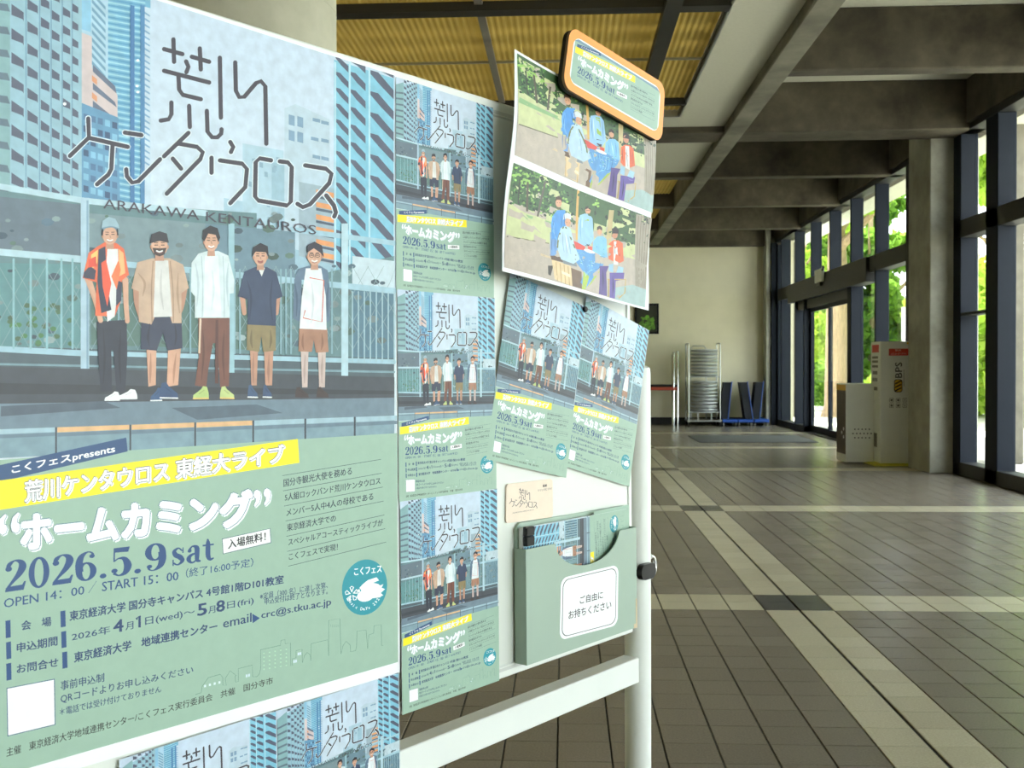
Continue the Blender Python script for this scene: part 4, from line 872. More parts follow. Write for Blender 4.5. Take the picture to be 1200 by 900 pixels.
SER = {'2': ([[(.09, .70, .09), (.14, .86, .12), (.28, .965, .05), (.43, .90, .15), (.47, .74, .20), (.38, .52, .16), (.22, .30, .09), (.06, .08, .06)]], [[(.03, 0), (.50, 0), (.56, .27), (.51, .27), (.46, .17), (.12, .16), (.03, .07)]], [(.12, .72, .085)], .60),
       '0': ('ring', .60), '6': ([[(.46, .80, .10), (.44, .93, .05), (.32, .97, .05), (.17, .84, .15), (.11, .60, .19), (.12, .32, .20)], 'ring6'], [], [(.44, .82, .07)], .60),
       '9': None, '5': ([[(.11, .99, .04), (.10, .52, .04)], [(.10, .53, .04), (.22, .62, .05), (.37, .58, .14), (.45, .33, .20), (.38, .09, .14), (.22, .02, .05), (.09, .12, .09)]], [[(.09, 1.0), (.50, 1.0), (.46, .82), (.11, .84)]], [(.11, .20, .08)], .58),
       '.': ([], [], [(.12, .08, .085)], .30),
       's': ([[(.36, .50, .05), (.24, .61, .05), (.11, .52, .12), (.15, .38, .16), (.29, .28, .17), (.36, .14, .13), (.22, .02, .05), (.08, .10, .06)]], [[(.37, .62), (.40, .62), (.40, .42), (.36, .42)], [(.05, .22), (.09, .22), (.09, .0), (.05, .0)]], [], .47),
       'a': ([[(.10, .46, .10), (.20, .61, .05), (.34, .55, .15), (.355, .30, .15), (.36, .08, .12), (.47, .03, .05)], [(.34, .36, .06), (.16, .29, .10), (.09, .17, .15), (.15, .04, .08), (.25, .03, .06), (.35, .12, .05)]], [], [(.12, .46, .065)], .50),
       't': ([[(.19, .82, .04), (.20, .62, .14), (.20, .20, .15), (.27, .04, .10), (.38, .08, .04)]], [[(.03, .62), (.38, .62), (.38, .56), (.03, .56)]], [], .40)}
def serif(A, txt, bl, br, h0, h1, col):
    wtot = sum((SER[c][-1] if SER[c] else .6) for c in txt); x = 0
    def F(u, v):
        k = u / wtot; return (bl[0] + (br[0] - bl[0]) * k, bl[1] + (br[1] - bl[1]) * k - v * (h0 + (h1 - h0) * k))
    def ring(f, cx, cy, rx, ry, ix, iy, n=28):
        o = [(cx + rx * math.cos(t), cy + ry * math.sin(t)) for t in [2 * math.pi * k / n for k in range(n)]]; i = [(cx + ix * math.cos(t), cy + iy * math.sin(t)) for t in [2 * math.pi * k / n for k in range(n)]]
        q = [A.fn(*f(a, b)) for a, b in o + i]; A.raw(q, [(k, (k + 1) % n, n + (k + 1) % n, n + k) for k in range(n)], lin(col))
    for c in txt:
        g = SER[c]; flip = c == '9'
        if flip: g = SER['6']
        x0 = x; f = (lambda u, v, x0=x0: F(x0 + .60 - u - .04, 1 - v)) if flip else (lambda u, v, x0=x0: F(x0 + u, v))
        # strokes are built in glyph space, then mapped
        if g[0] == 'ring': ring(f, .29, .49, .265, .51, .115, .44)
        else:
            for stt in g[0]:
                if stt == 'ring6': ring(f, .29, .31, .265, .32, .10, .26); continue
                p = cat_(stt) if len(stt) > 2 else stt; n = len(p); l = []; r = []
                for i in range(n):
                    d = np.array(p[min(i + 1, n - 1)][:2]) - np.array(p[max(i - 1, 0)][:2]); d = d / (np.linalg.norm(d) + 1e-9); nn = np.array([-d[1], d[0]]) * p[i][2] / 2
                    l.append(np.array(p[i][:2]) + nn); r.append(np.array(p[i][:2]) - nn)
                A.raw([A.fn(*f(*q)) for q in l + r], [(i, i + 1, n + i + 1, n + i) for i in range(n - 1)], lin(col))
            for po in g[1]: A.raw([A.fn(*f(*q)) for q in po], [tuple(range(len(po)))], lin(col))
            for (cx, cy, r_) in g[2]: A.raw([A.fn(*f(cx + r_ * math.cos(t), cy + r_ * math.sin(t))) for t in [k * math.pi / 7 for k in range(14)]], [tuple(range(14))], lin(col))
        x += g[-1]
def title_part(A, side=True, small=False):
    P, E, S, T = A.P, A.E, A.S, A.T
    P([(-10, 558), (-10, 546), (0, 546), (146.7, 512.7), (148.4, 528.9), (0, 564.4), (-10, 567)] if False else [(-20, 549), (146.7, 512.7), (148.4, 528.9), (-20, 569)], (44, 78, 122))
    P([(-30, 567), (347.8, 514.4), (349.6, 542.2), (-30, 602)], (250, 226, 20)); A.up()
    T('こくフェスpresents', (57, 255), (600, 143), 50, 50, (244, 246, 246), .022, G3)
    ba = dict(bl=(27.8, 588.5), br=(331, 541.5), hl=25.5, hr=21)
    T('荒川ケンタウロス 東経大ライブ', **ba, col=(240, 244, 248), bold=.05, d=(1.4, 1.0)); A.up()
    T('荒川ケンタウロス 東経大ライブ', **ba, col=(88, 84, 80), bold=.048); A.up()
    T('荒川ケンタウロス 東経大ライブ', **ba, col=(248, 249, 244), bold=.024); A.up()
    tt = dict(bl=(24.5, 645), br=(293, 613.5), hl=42, hr=38.5)
    T('ホームカミング', **tt, col=(240, 246, 248), bold=.075, d=(1.6, 1.6)); A.up()
    T('ホームカミング', **tt, col=(70, 108, 128), bold=.078); A.up()
    T('ホームカミング', **tt, col=(238, 244, 246), bold=.060)
    for q, bl, br, h_ in (('“', (-3, 626), (21, 623), 22), ('”', (296.5, 593), (315, 590.5), 18)):
        T(q, bl, br, h_, h_, (240, 246, 248), .07, d=(1.2, 1.2)); A.up(); T(q, bl, br, h_, h_, (70, 108, 128), .075); A.up(); T(q, bl, br, h_, h_, (238, 244, 246), .05); A.up()
    serif(A, '2026.5.9', (3.5, 694), (196, 666.5), 37, 31.5, NAVY); serif(A, 'sat', (199, 663.5), (250, 655.8), 33, 31, NAVY)
    P([(130, 590), (385, 535), (390, 612), (135, 672)], (60, 90, 110), G4); A.up(); P([(133, 593), (382, 538), (387, 609), (138, 668)], (240, 242, 240), G4); A.up()
    T('入場無料！', (163, 645), (360, 600), 50, 46, (40, 40, 46), .02, G4)
    T('OPEN 14：00', (15, 96), (418, 26), 46, 42, NAVY, .014, G5); S([(440, 20), (480, -40)], 2, NAVY, G5, smooth=False, cap=False)
    T('START 15：00', (533, 868), (935, 808), 50, 46, NAVY, .018, G3); T('（終了16:00予定）', (975, 798), (1330, 736), 50, 46, NAVY, .006, G3)
    rules = [((448, 258), (968, 172)), ((452, 338), (972, 245)), ((458, 418), (978, 318)), ((465, 497), (982, 392)), ((470, 578), (986, 465)), ((475, 657), (990, 537)), ((480, 735), (995, 608))]
    for a, b in rules: S([a, b], 2.4, (50, 70, 84), G4, smooth=False, cap=False)
    for t_, a, b, h_ in (('国分寺観光大使を務める', (455, 318), (815, 252), 42), ('5人組ロックバンド荒川ケンタウロス', (462, 393), (965, 303), 40), ('メンバー5人中4人の母校である', (470, 473), (928, 385), 40), ('東京経済大学での', (473, 552), (730, 500), 40), ('スペシャルアコースティックライブが', (480, 628), (978, 522), 38), ('こくフェスで実現！', (483, 705), (740, 650), 38)):
        T(t_, a, b, h_, h_ * .95, (40, 52, 70), .012, G4)
def emblem(A, f, sc=1.0):   # round teal mark with white bird and flower; unit: logo px at poster scale
    A.E(0, 0, 26.5, 32.5, (36, 146, 160), f, n=40); A.up()
    W = (238, 244, 244)
    A.T('こくフェス', (-12, -15), (20, -15), 9, 9, W, .02, f)
    A.P([(-6, 0), (-2, -4), (4, -8), (14, -10), (17, -6), (10, -4), (16, -2), (18, 0), (22, -1), (20, 3), (24, 5), (19, 9), (22, 12), (16, 14), (8, 14), (0, 13), (-5, 8), (-4, 3)], W, f); A.P([(-6, 1), (-10, 4), (-5, 5)], W, f); A.E(1, 10, 10, 7, W, f, n=16)
    for k in range(5):
        t = k * 2 * math.pi / 5 - 1.57; A.S([(-15 + 2 * math.cos(t), 6 + 2.4 * math.sin(t)), (-15 + 7 * math.cos(t + .3), 6 + 8 * math.sin(t + .3)), (-15 + 8 * math.cos(t), 6 + 9 * math.sin(t)), (-15 + 7 * math.cos(t - .3), 6 + 8 * math.sin(t - .3)), (-15 + 2 * math.cos(t), 6 + 2.4 * math.sin(t))], 1.1, W, f, smooth=False)
    s = 'Music Days 2026'
    for i, ch in enumerate(s):
        if ch == ' ': continue
        t = math.radians(152 - i * 8.7); cx, cy = 21 * math.cos(t), 26 * math.sin(t); a = t - math.pi / 2; ww = 2.7 if ch not in 'i' else 1
        ux, uy = math.sin(t) , -math.cos(t)
        v, fc = text_mesh(ch, .02, 1); lo = v.min(0); u = v - lo; q = []
        for p_ in u:
            X = p_[0] * 5 - 1.4; Y = p_[1] * 5 - 1; q.append(A.fn(*f(cx + ux * X - math.cos(t) * Y, cy + uy * X - math.sin(t) * Y)))
        A.raw(q, fc, lin(W))
def lower_part(A):
    P, E, S, T = A.P, A.E, A.S, A.T; D = (36, 62, 104)
    for (x, ya, yb) in ((22, 160, 247), (25, 268, 353), (26, 375, 460), (298, 112, 193), (302, 215, 297), (307, 318, 400)): P([(x, ya), (x + 25, ya - 5), (x + 27, yb - 5), (x + 2, yb)], NAVY, G5)
    T('会　場', (103, 208), (252, 184), 46, 46, D, .02, G5); T('申込期間', (80, 320), (283, 282), 48, 46, D, .02, G5); T('お問合せ', (80, 425), (287, 389), 46, 46, D, .02, G5)
    T('東京経済大学 国分寺キャンパス 4号館1階D101教室', (80.5, 727.5), (331, 683.5), 11.6, 10, D, .022)
    base = lambda x: 751 - (x - 82.8) * .1985
    for t_, x0, x1, h_ in (('2026年', 82.8, 128, 9.5), ('4', 132, 143, 14), ('月', 146, 155, 9), ('日(wed)～', 169, 227, 10.5), ('5', 230.5, 241, 13.5), ('月', 243, 251, 8.5), ('8', 252.5, 262, 13), ('日(fri)', 265, 296, 9.5)):
        T(t_, (x0, base(x0)), (x1, base(x1)), h_, h_, D, .03 if t_.isdigit() else .012)
    S([(158.5, 725.5), (162.3, 721.5), (162.3, 735)], 2.9, D, smooth=False, cap=False)
    T('東京経済大学　地域連携センター', (85.8, 776.3), (253.3, 738.5), 12, 10.5, D, .022)
    T('email', (130, 196), (272, 165), 46, 46, D, .018, G6); P([(276, 124), (314, 146), (278, 172)], NAVY, G6); T('crc@s.tku.ac.jp', (322, 158), (672, 92), 46, 50, D, .018, G6)
    T('※定員（300 名）に達し次第、', (315, 55), (655, -5), 34, 32, D, .008, G6); T('申込受付は終了となります。', (338, 80), (655, 26), 34, 32, D, .008, G6)
    P([(28, 497), (270, 450), (273, 682), (32, 740)], (50, 80, 120), G5); A.up(); P([(32, 500), (266, 455), (269, 679), (36, 735)], (240, 243, 243), G5); A.up()
    T('事前申込制', (300, 510), (518, 465), 48, 44, D, .014, G5); T('QRコードよりお申し込みください', (300, 577), (965, 425), 50, 40, D, .012, G5); T('＊電話では受け付けておりません', (295, 637), (805, 518), 40, 34, D, .01, G5)
    T('主催　東京経済大学地域連携センター/こくフェス実行委員会　共催　国分寺市', (6.5, 886.5), (318.6, 801), 10.5, 8.2, (44, 46, 46), .010)
    c = (98, 136, 120); l = [(-10, 530), (20, 520), (24, 490), (55, 445), (115, 428), (128, 445), (128, 482), (146, 484), (140, 450), (165, 410), (196, 435), (190, 436), (192, 468), (206, 464), (206, 400), (276, 382), (278, 440), (300, 440), (312, 425), (318, 400), (318, 305), (418, 283), (420, 258), (440, 254), (442, 275), (468, 270), (470, 386), (478, 384), (478, 350), (496, 346), (496, 310), (526, 302), (528, 370), (538, 335), (552, 318), (566, 330), (570, 360), (572, 275), (655, 255), (660, 336), (660, 158), (716, 148), (722, 326), (732, 285), (748, 262), (768, 282), (770, 315), (795, 310), (800, 290), (802, 212), (848, 206), (856, 300), (862, 230), (886, 222), (888, 185), (924, 178), (926, 285), (934, 283)]
    S(l, 2.4, c, G6, smooth=False, cap=False)
    for i in range(5):
        for k in range(5): E(335 + k * 28, 322 + i * 20 - k * 5, 4, 4.5, (176, 212, 184), G6, n=6); S([(331 + k * 28, 318 + i * 20 - k * 5), (339 + k * 28, 317 + i * 20 - k * 5)], 1.2, c, G6, smooth=False, cap=False)
    for k in range(6): S([(670 + k * 8, 178), (670 + k * 8, 192)], 1.2, c, G6, smooth=False, cap=False)
    for k in range(4): P([(34 + k * 24, 482 - k * 6), (44 + k * 24, 480 - k * 6), (44 + k * 24, 492 - k * 6), (34 + k * 24, 494 - k * 6)], (214, 228, 230), G6)
    for (x, y) in ((244, 430), (256, 427), (482, 358), (492, 356), (504, 320), (514, 318)): P([(x, y), (x + 8, y - 2), (x + 8, y + 12), (x, y + 14)], (206, 220, 230), G6)
    emblem(A, lambda x, y: (426 + x, 688 + y - x * .12))

poster = Art(art_px); poster.photo = 1; photo_part(poster); poster.photo = 0
_l = [art_px(x, y) for x, y in ((-60, 543), (130, 529), (348, 514.7), (475, 507))]; poster.raw(_l + [(1, 1.4142), (0, 1.4142)], [(0, 1, 2, 3, 4, 5)], lin(GREEN)); poster.up()
title_part(poster); lower_part(poster); poster.up(); logo(poster, G1)
poster.T('ARAKAWA KENTAUROS', (306, 624), (943, 703), 30, 28, (68, 62, 74), -.004, G1); poster.S([(606, 118), (606, 118.5)], 0.1, (200, 210, 220), G1, smooth=False, cap=False)

def board_matrix(s, t, off, rot, tilt=0.0):   # local x right, y up, z out of the board
    Dv, Uv, Nv = Vector(BD), Vector(BU), Vector(BN); c, n = math.cos(rot), math.sin(rot)
    X = Dv * c + Uv * n; Y = Uv * c - Dv * n; Z = X.cross(Y)
    if tilt: Y2 = Y * math.cos(tilt) + Z * math.sin(tilt); Z = X.cross(Y2); Y = Y2
    p = B(s, t, off); return Matrix(((X.x, Y.x, Z.x, p[0]), (X.y, Y.y, Z.y, p[1]), (X.z, Y.z, Z.z, p[2]), (0, 0, 0, 1)))
# A1 poster: sheet + printed art
cA = TR_ - 0.5 * AW * AR - 0.7071 * AW * AU
pa = empty('large_poster', (0, 0, 0), 'largest poster on the board, green lower half and five people by a fence', 'poster')
pa.matrix_world = board_matrix(cA[0], cA[1], 0.0004, -TH)
mb = MB(); mb.box(-AW / 2 - .006, AW / 2 + .0055, -AW * .7071 - .016, AW * .7071 + .0035, -.0003, .0, M['paper']); o = mb.build('paper_sheet'); o.parent = pa
o = poster.mesh('printed_face', AW, None, 1.2e-5).build('printed_face'); o.parent = pa
# A4 flyers share one mesh
FW = 0.210
fly0 = poster.mesh('flyer', FW, (0, 0, 0, 0), 5e-6).build('flyer')
def flyer(s, t, rot, off, label, tilt=0.0, grp='small flyers that repeat the large poster'):
    global _first
    o = fly0 if not _first else fly0.copy()
    if _first: COL.objects.link(o)
    _first = True; o.matrix_world = board_matrix(s, t, off, rot, tilt); return tag(o, label, 'flyer', grp)
_first = False
flyer(.105, .7395, -.012, .0012, 'top flyer in the column of three right of the large poster')
flyer(.1045, .4445, -.004, .0020, 'middle flyer in the column of three right of the large poster')
flyer(.1055, .1495, .000, .0028, 'bottom flyer in the column of three, hanging below the board edge')
r4 = math.radians(-12.3); r5 = math.radians(-14.5)
def from_corner(bl, br, rot):
    m = (np.array(bl) + np.array(br)) / 2; return m + np.array([-math.sin(rot), math.cos(rot)]) * .1485
c4 = from_corner((.1869, .345), (.388, .3010), r4); c5 = from_corner((.3833, .3175), (.5835, .2735), r5)
flyer(c5[0], c5[1], r5, .0014, 'tilted flyer overlapping the right board edge, its corner past the frame')
flyer(c4[0], c4[1], r4, .0022, 'tilted flyer under the group photo sheet, left of another tilted one')
flyer(-.108, .0605 - .1485, .004, .0012, 'right flyer of the two cut off below the large poster')
flyer(-.3185, .0605 - .1485, .004, .0012, 'left flyer of the two cut off below the large poster')
mb = MB(); mb.lathe([(.0045, 0), (.005, .001), (.005, .004), (.004, .005), (0, .0052)], M['black'], 18); o = mb.build('magnet', None, True)
s_, t_ = st(684.6, 362.5, .003); o.matrix_world = board_matrix(s_, t_, .0030, 0); tag(o, 'small black round magnet holding the two tilted flyers', 'magnet')

# group photo sheet -------------------------------------------------
QP = lambda x, y: (570 + x / 5, 200 + y / 5)
lowq = [(600, 190), (765, 255), (752.4, 361.6), (587, 314)]
def photo_unit(fn):
    A = Art(lambda x, y: fn(x, y)); return A
hl = homog([((x - 570) * 5, (y - 200) * 5) for x, y in lowq], [(0, 0), (1, 0), (1, 1), (0, 1)])
gp = Art(lambda x, y: hl(x, y)); gp.H = 1.0
def group_photo(A):
    P, E, S = A.P, A.E, A.S; R = random.Random(9)
    A.raw([(0, 0), (1, 0), (1, 1), (0, 1)], [(0, 1, 2, 3)], lin((184, 172, 158))); A.up()
    P([(148, -55), (985, 275), (985, 560), (870, 535), (700, 500), (360, 430), (110, 385), (118, 170)], (196, 202, 150)); A.up()
    P([(130, 222), (250, 262), (385, 300), (385, 322), (240, 285), (122, 255)], (140, 178, 124)); P([(115, 383), (360, 424), (360, 430), (112, 390)], (112, 108, 86))
    P([(148, -60), (985, 270), (985, 470), (880, 452), (820, 440), (640, 360), (520, 320), (380, 285), (250, 235), (165, 192), (130, 170)], (66, 98, 58)); A.up()
    for k in range(900):
        u = R.uniform(0, 1); x = 140 + u * 830; yt = -50 + (x - 148) * .393; y = yt + R.uniform(0, 1) ** 1.1 * 245
        if x > 860 and y > 400: continue
        g = R.uniform(.7, 1.25); c = R.choice([(62, 100, 50), (88, 136, 66), (128, 172, 86), (40, 64, 44), (52, 80, 50)]) if x < 500 else R.choice([(54, 76, 50), (40, 58, 44), (74, 100, 62), (46, 66, 50)])
        E(x, y, R.uniform(5, 13), R.uniform(4, 9), tuple(q * g for q in c), n=6, rot=R.uniform(0, 3))
    for (x, y) in ((235, 30), (215, 60), (245, 55), (180, 10), (290, 100), (470, 170), (680, 190), (650, 180), (700, 210)):
        for k in range(5): E(x + R.uniform(-16, 16), y + R.uniform(-16, 16), 9, 7, (150, 192, 98), n=7)
    A.up()
    S([(238, 70), (236, 232)], 13, (86, 80, 62), smooth=False); S([(345, 60), (318, 180), (300, 262)], 13, (92, 88, 74)); S([(190, 50), (184, 190)], 8, (56, 62, 48), smooth=False)
    S([(548, 112), (536, 400)], 14, (214, 170, 92), smooth=False); S([(745, 225), (722, 480)], 28, (196, 178, 130), smooth=False, cap=False)
    P([(884, 248), (975, 275), (948, 560), (925, 722), (862, 690), (876, 480)], (160, 150, 132)); A.up()
    for k in range(5): S([(898 + k * 16, 262), (888 + k * 14, 470), (874 + k * 11, 690)], 3, (118, 108, 92))
    P([(740, 690), (850, 672), (985, 720), (985, 860), (740, 770)], (158, 182, 180)); P([(340, 560), (372, 560), (350, 620), (336, 612)], (60, 50, 40)); A.up()
    # crate, plank, stools
    P([(304, 486), (372, 510), (370, 520), (302, 500)], (206, 186, 150)); P([(366, 520), (482, 562), (478, 686), (372, 640)], (222, 196, 150)); P([(482, 572), (546, 596), (536, 698), (478, 680)], (112, 84, 60)); A.up()
    for k in range(4): S([(392 + k * 24, 540 + k * 8), (388 + k * 24, 650 + k * 10)], 5, (190, 156, 110), smooth=False)
    S([(706, 640), (812, 640), (800, 720), (764, 752)], 7, (190, 160, 90), smooth=False); S([(712, 645), (700, 740)], 7, (170, 140, 80), smooth=False)
    P([(360, 492), (430, 510), (440, 540), (366, 524)], (92, 66, 46)); P([(430, 520), (520, 540), (520, 565), (440, 548)], (120, 128, 134)); A.up()
    SK = (212, 160, 128)
    # blue jacket man standing left
    P([(372, 360), (425, 360), (405, 500), (362, 500)], (108, 152, 206)); P([(392, 262), (420, 228), (470, 226), (474, 350), (430, 360), (418, 400), (380, 402), (378, 350)], (72, 146, 216)); A.up()
    S([(398, 270, 20), (388, 330, 18), (404, 400, 14)], 18, (88, 160, 226)); E(429, 184, 19, 27, SK); A.up(); P([(407, 180), (410, 152), (430, 142), (450, 156), (452, 182), (440, 166), (418, 166)], (74, 50, 40)); S([(418, 214), (430, 220), (442, 212)], 6, (98, 66, 50)); S([(420, 184), (424, 184)], 2.4, (50, 34, 30), smooth=False); S([(434, 184), (438, 184)], 2.4, (50, 34, 30), smooth=False)
    # centre standing
    P([(560, 256), (590, 246), (620, 250), (636, 276), (640, 400), (612, 440), (580, 440), (540, 420), (548, 300)], (150, 194, 226)); A.up()
    P([(590, 258), (614, 260), (614, 420), (588, 420)], (150, 180, 72)); P([(584, 396), (616, 400), (610, 440), (584, 440)], (50, 50, 60)); E(608, 228, 16, 23, SK); A.up(); P([(590, 222), (594, 206), (610, 202), (624, 210), (626, 226), (608, 216)], (56, 44, 40)); S([(598, 228), (620, 228)], 2.4, (50, 44, 44), smooth=False)
    # table cloth
    P([(508, 462), (580, 450), (640, 470), (718, 500), (700, 540), (560, 695), (532, 660), (560, 600), (520, 540)], (88, 150, 206)); P([(560, 590), (600, 600), (560, 700), (535, 700)], (168, 190, 70)); P([(640, 600), (665, 590), (600, 665), (570, 690)], (168, 190, 80)); A.up()
    for k in range(8): S([(536 + k * 20, 480 + k * 4), (560 + k * 14, 560 + k * 2), (570 + k * 6, 620 - k * 6)], 3, R.choice([(120, 190, 226), (56, 112, 176), (150, 208, 228)]))
    P([(508, 408), (540, 420), (585, 445), (580, 466), (530, 460), (508, 440)], (216, 74, 62)); P([(600, 440), (628, 446), (626, 468), (602, 464)], (220, 78, 64)); E(608, 472, 34, 10, (232, 236, 240), rot=.3)
    # poncho person with hat
    A.up(); P([(438, 334), (478, 318), (500, 340), (520, 440), (545, 520), (500, 548), (425, 522), (405, 440)], (178, 206, 224)); S([(470, 330), (500, 400), (522, 470), (516, 520)], 9, (104, 112, 70)); S([(456, 328), (425, 380), (410, 450)], 9, (116, 120, 76)); E(484, 300, 18, 26, SK)
    A.up(); P([(456, 284), (460, 252), (482, 240), (504, 254), (506, 284), (480, 276)], (206, 214, 216)); S([(476, 300), (480, 300)], 2.2, (50, 34, 30), smooth=False); S([(492, 302), (496, 302)], 2.2, (50, 34, 30), smooth=False)
    # seated light blue
    P([(636, 410), (660, 384), (696, 380), (716, 400), (716, 510), (680, 500), (630, 470)], (128, 188, 232)); E(676, 352, 15, 22, SK); A.up(); P([(660, 346), (662, 326), (678, 318), (692, 330), (692, 348), (676, 338)], (60, 44, 38))
    # seated orange jacket, purple trousers
    P([(664, 560), (720, 560), (700, 600), (690, 740), (640, 728), (655, 640)], (84, 62, 132)); P([(720, 600), (808, 600), (800, 640), (752, 650), (738, 755), (706, 748), (716, 650)], (96, 76, 156)); A.up()
    P([(730, 424), (756, 404), (786, 406), (808, 424), (810, 530), (780, 545), (740, 540), (722, 520)], (222, 104, 58)); P([(756, 412), (780, 412), (776, 560), (750, 550)], (214, 214, 212)); E(764, 370, 17, 26, (196, 134, 104)); A.up()
    P([(744, 364), (748, 336), (768, 328), (786, 342), (786, 366), (766, 350)], (44, 34, 34)); P([(722, 540), (748, 548), (742, 600), (716, 590)], (150, 190, 214)); P([(776, 560), (806, 570), (796, 610), (760, 600)], (160, 198, 218))
    A.up()
    def folds(l, c, w=5):
        for p_ in l: S([(q_[0], q_[1], ww) for q_, ww in zip(p_, (1, w, 1.5))], w, c, cap=False)
    folds([[(400, 280), (392, 330), (402, 380)], [(440, 250), (446, 290), (440, 330)], [(462, 240), (464, 290), (458, 330)]], (44, 106, 176)); folds([[(384, 380), (376, 430), (374, 480)], [(404, 380), (396, 430), (394, 480)]], (78, 118, 172))
    folds([[(450, 350), (446, 430), (452, 500)], [(478, 350), (486, 430), (492, 510)], [(464, 380), (466, 440), (470, 500)]], (132, 168, 196)); folds([[(466, 360), (470, 420), (476, 480)]], (232, 240, 244), 6)
    folds([[(566, 270), (560, 330), (562, 400)], [(628, 280), (626, 330), (624, 400)]], (104, 152, 196)); folds([[(574, 270), (572, 330), (574, 400)]], (206, 228, 240))
    folds([[(650, 410), (656, 440), (652, 470)], [(696, 400), (698, 440), (696, 490)]], (86, 146, 200)); folds([[(670, 400), (676, 440), (680, 480)]], (180, 218, 240))
    folds([[(738, 430), (734, 480), (738, 520)], [(798, 430), (800, 480), (798, 520)], [(784, 430), (788, 480), (786, 520)]], (176, 70, 42)); folds([[(764, 430), (762, 480), (764, 540)]], (120, 110, 120), 3)
    folds([[(680, 580), (676, 640), (668, 710)], [(736, 620), (734, 680), (724, 740)]], (52, 36, 92), 8); folds([[(764, 612), (780, 622), (798, 620)]], (128, 110, 186), 8)
    folds([[(400, 300), (394, 350), (404, 400)]], (126, 186, 236), 4)
    for k in range(60):   # pattern of the cloth and gravel
        x = R.uniform(530, 690); y = R.uniform(478, 560) ; S([(x, y), (x + R.uniform(4, 12), y + R.uniform(-2, 6))], 2.4, R.choice([(140, 200, 226), (44, 100, 166), (196, 220, 226), (110, 176, 120)]), smooth=False, cap=False)
    for k in range(60):
        x = R.uniform(110, 330); y = R.uniform(420, 560); S([(x, y), (x + 8, y + 2)], 1.6, R.choice([(164, 150, 136), (198, 188, 176)]), smooth=False, cap=False)
    P([(420, 590), (470, 612), (470, 630), (420, 606)], (250, 226, 190)); P([(395, 700), (480, 730), (600, 770), (560, 780), (400, 740)], (150, 138, 124))
group_photo(gp)
GO = 0.036
corners = [st(605, 57, GO), st(768, 150, GO), st(757, 364, GO), st(586, 318, GO)]
def quad_fn(src_px, off):   # unit square -> point on the sheet, through photo corner marks
    q = homog([(0, 0), (1, 0), (1, 1), (0, 1)], [st(x, y, off) for x, y in src_px]); return q
def sheet_z(s, t):   # gentle curl of the hanging sheet
    u = (s - .20) / .46; v = (t - .59) / .39
    return .0035 * math.sin(9 * v + 1.5) * (1 - .4 * u) + .0025 * math.sin(7 * u + 3 * v) + (0.010 * max(0, .2 - v) ** 1.0 * 2 if v < .2 else 0)
gsh = empty('group_photo_sheet', B(.43, .60, GO), 'portrait sheet with two printed park photographs of five people, rising above the board', 'poster')
def grid_sheet(cs, n, off, m, name, par, th=.0003):
    mb = MB(); q = homog([(0, 0), (1, 0), (1, 1), (0, 1)], cs); vs = []
    for sgn in (0, 1):
        for j in range(n + 1):
            for i in range(n + 1):
                s_, t_ = q(i / n, j / n); vs.append(B(s_, t_, off + sheet_z(s_, t_) - sgn * th))
    W = n + 1; F = [(j * W + i, (j + 1) * W + i, (j + 1) * W + i + 1, j * W + i + 1) for j in range(n) for i in range(n)]; K = W * W
    F += [(K + j * W + i, K + j * W + i + 1, K + (j + 1) * W + i + 1, K + (j + 1) * W + i) for j in range(n) for i in range(n)]
    for i in range(n): F += [(i, i + 1, K + i + 1, K + i), (n * W + i, K + n * W + i, K + n * W + i + 1, n * W + i + 1), (i * W, K + i * W, K + (i + 1) * W, (i + 1) * W), (i * W + n, (i + 1) * W + n, K + (i + 1) * W + n, K + i * W + n)]
    mb.add(vs, F, m); return mb.build(name, par, True)
grid_sheet(corners, 24, GO, M['paper'], 'paper_sheet', gsh)
for a_, b_ in ((.30, .66), (.52, .63), (.32, .86), (.55, .84)):
    mb = MB(); bbox_(mb, a_, a_ + .03, b_, b_ + .02, OFFB + .0002, GO - .004, M['foam']); mb.build('foam_spacer', gsh)
def subdivide(v, f, c, mx):   # split big print polygons so that they can follow the curl
    return v, f, c
for nm, src in (('upper_photograph', [(607.5, 62), (767, 152.5), (763.5, 249.5), (600.8, 182)]), ('lower_photograph', [(600.2, 191), (763.3, 256), (752.6, 360.5), (588.2, 313.5)])):
    q = quad_fn(src, GO); mb = MB()
    bm = bmesh.new(); cl = bm.loops.layers.float_color.new('Col')
    vs = [bm.verts.new((a, b, l)) for a, b, l in gp.v]
    for f, c in zip(gp.f, gp.c):
        try: fc = bm.faces.new([vs[i] for i in f])
        except ValueError: continue
        for lp in fc.loops: lp[cl] = (*c, 1)
    bmesh.ops.triangulate(bm, faces=bm.faces[:])
    for k in range(1, 12):
        for ax in (0, 1):
            no = [0, 0, 0]; no[ax] = 1; co = [0, 0, 0]; co[ax] = k / 12
            bmesh.ops.bisect_plane(bm, geom=bm.verts[:] + bm.edges[:] + bm.faces[:], plane_co=co, plane_no=no, dist=1e-7)
    for v in bm.verts:
        s_, t_ = q(v.co.x, v.co.y); v.co = Vector(B(s_, t_, GO + sheet_z(s_, t_) + .0006 + v.co.z * 8e-6)) - Vector(B(.43, .60, GO))
    me = bpy.data.meshes.new(nm); bm.to_mesh(me); bm.free(); me.materials.append(M['photo']); o = bpy.data.objects.new(nm, me); COL.objects.link(o); o.parent = gsh
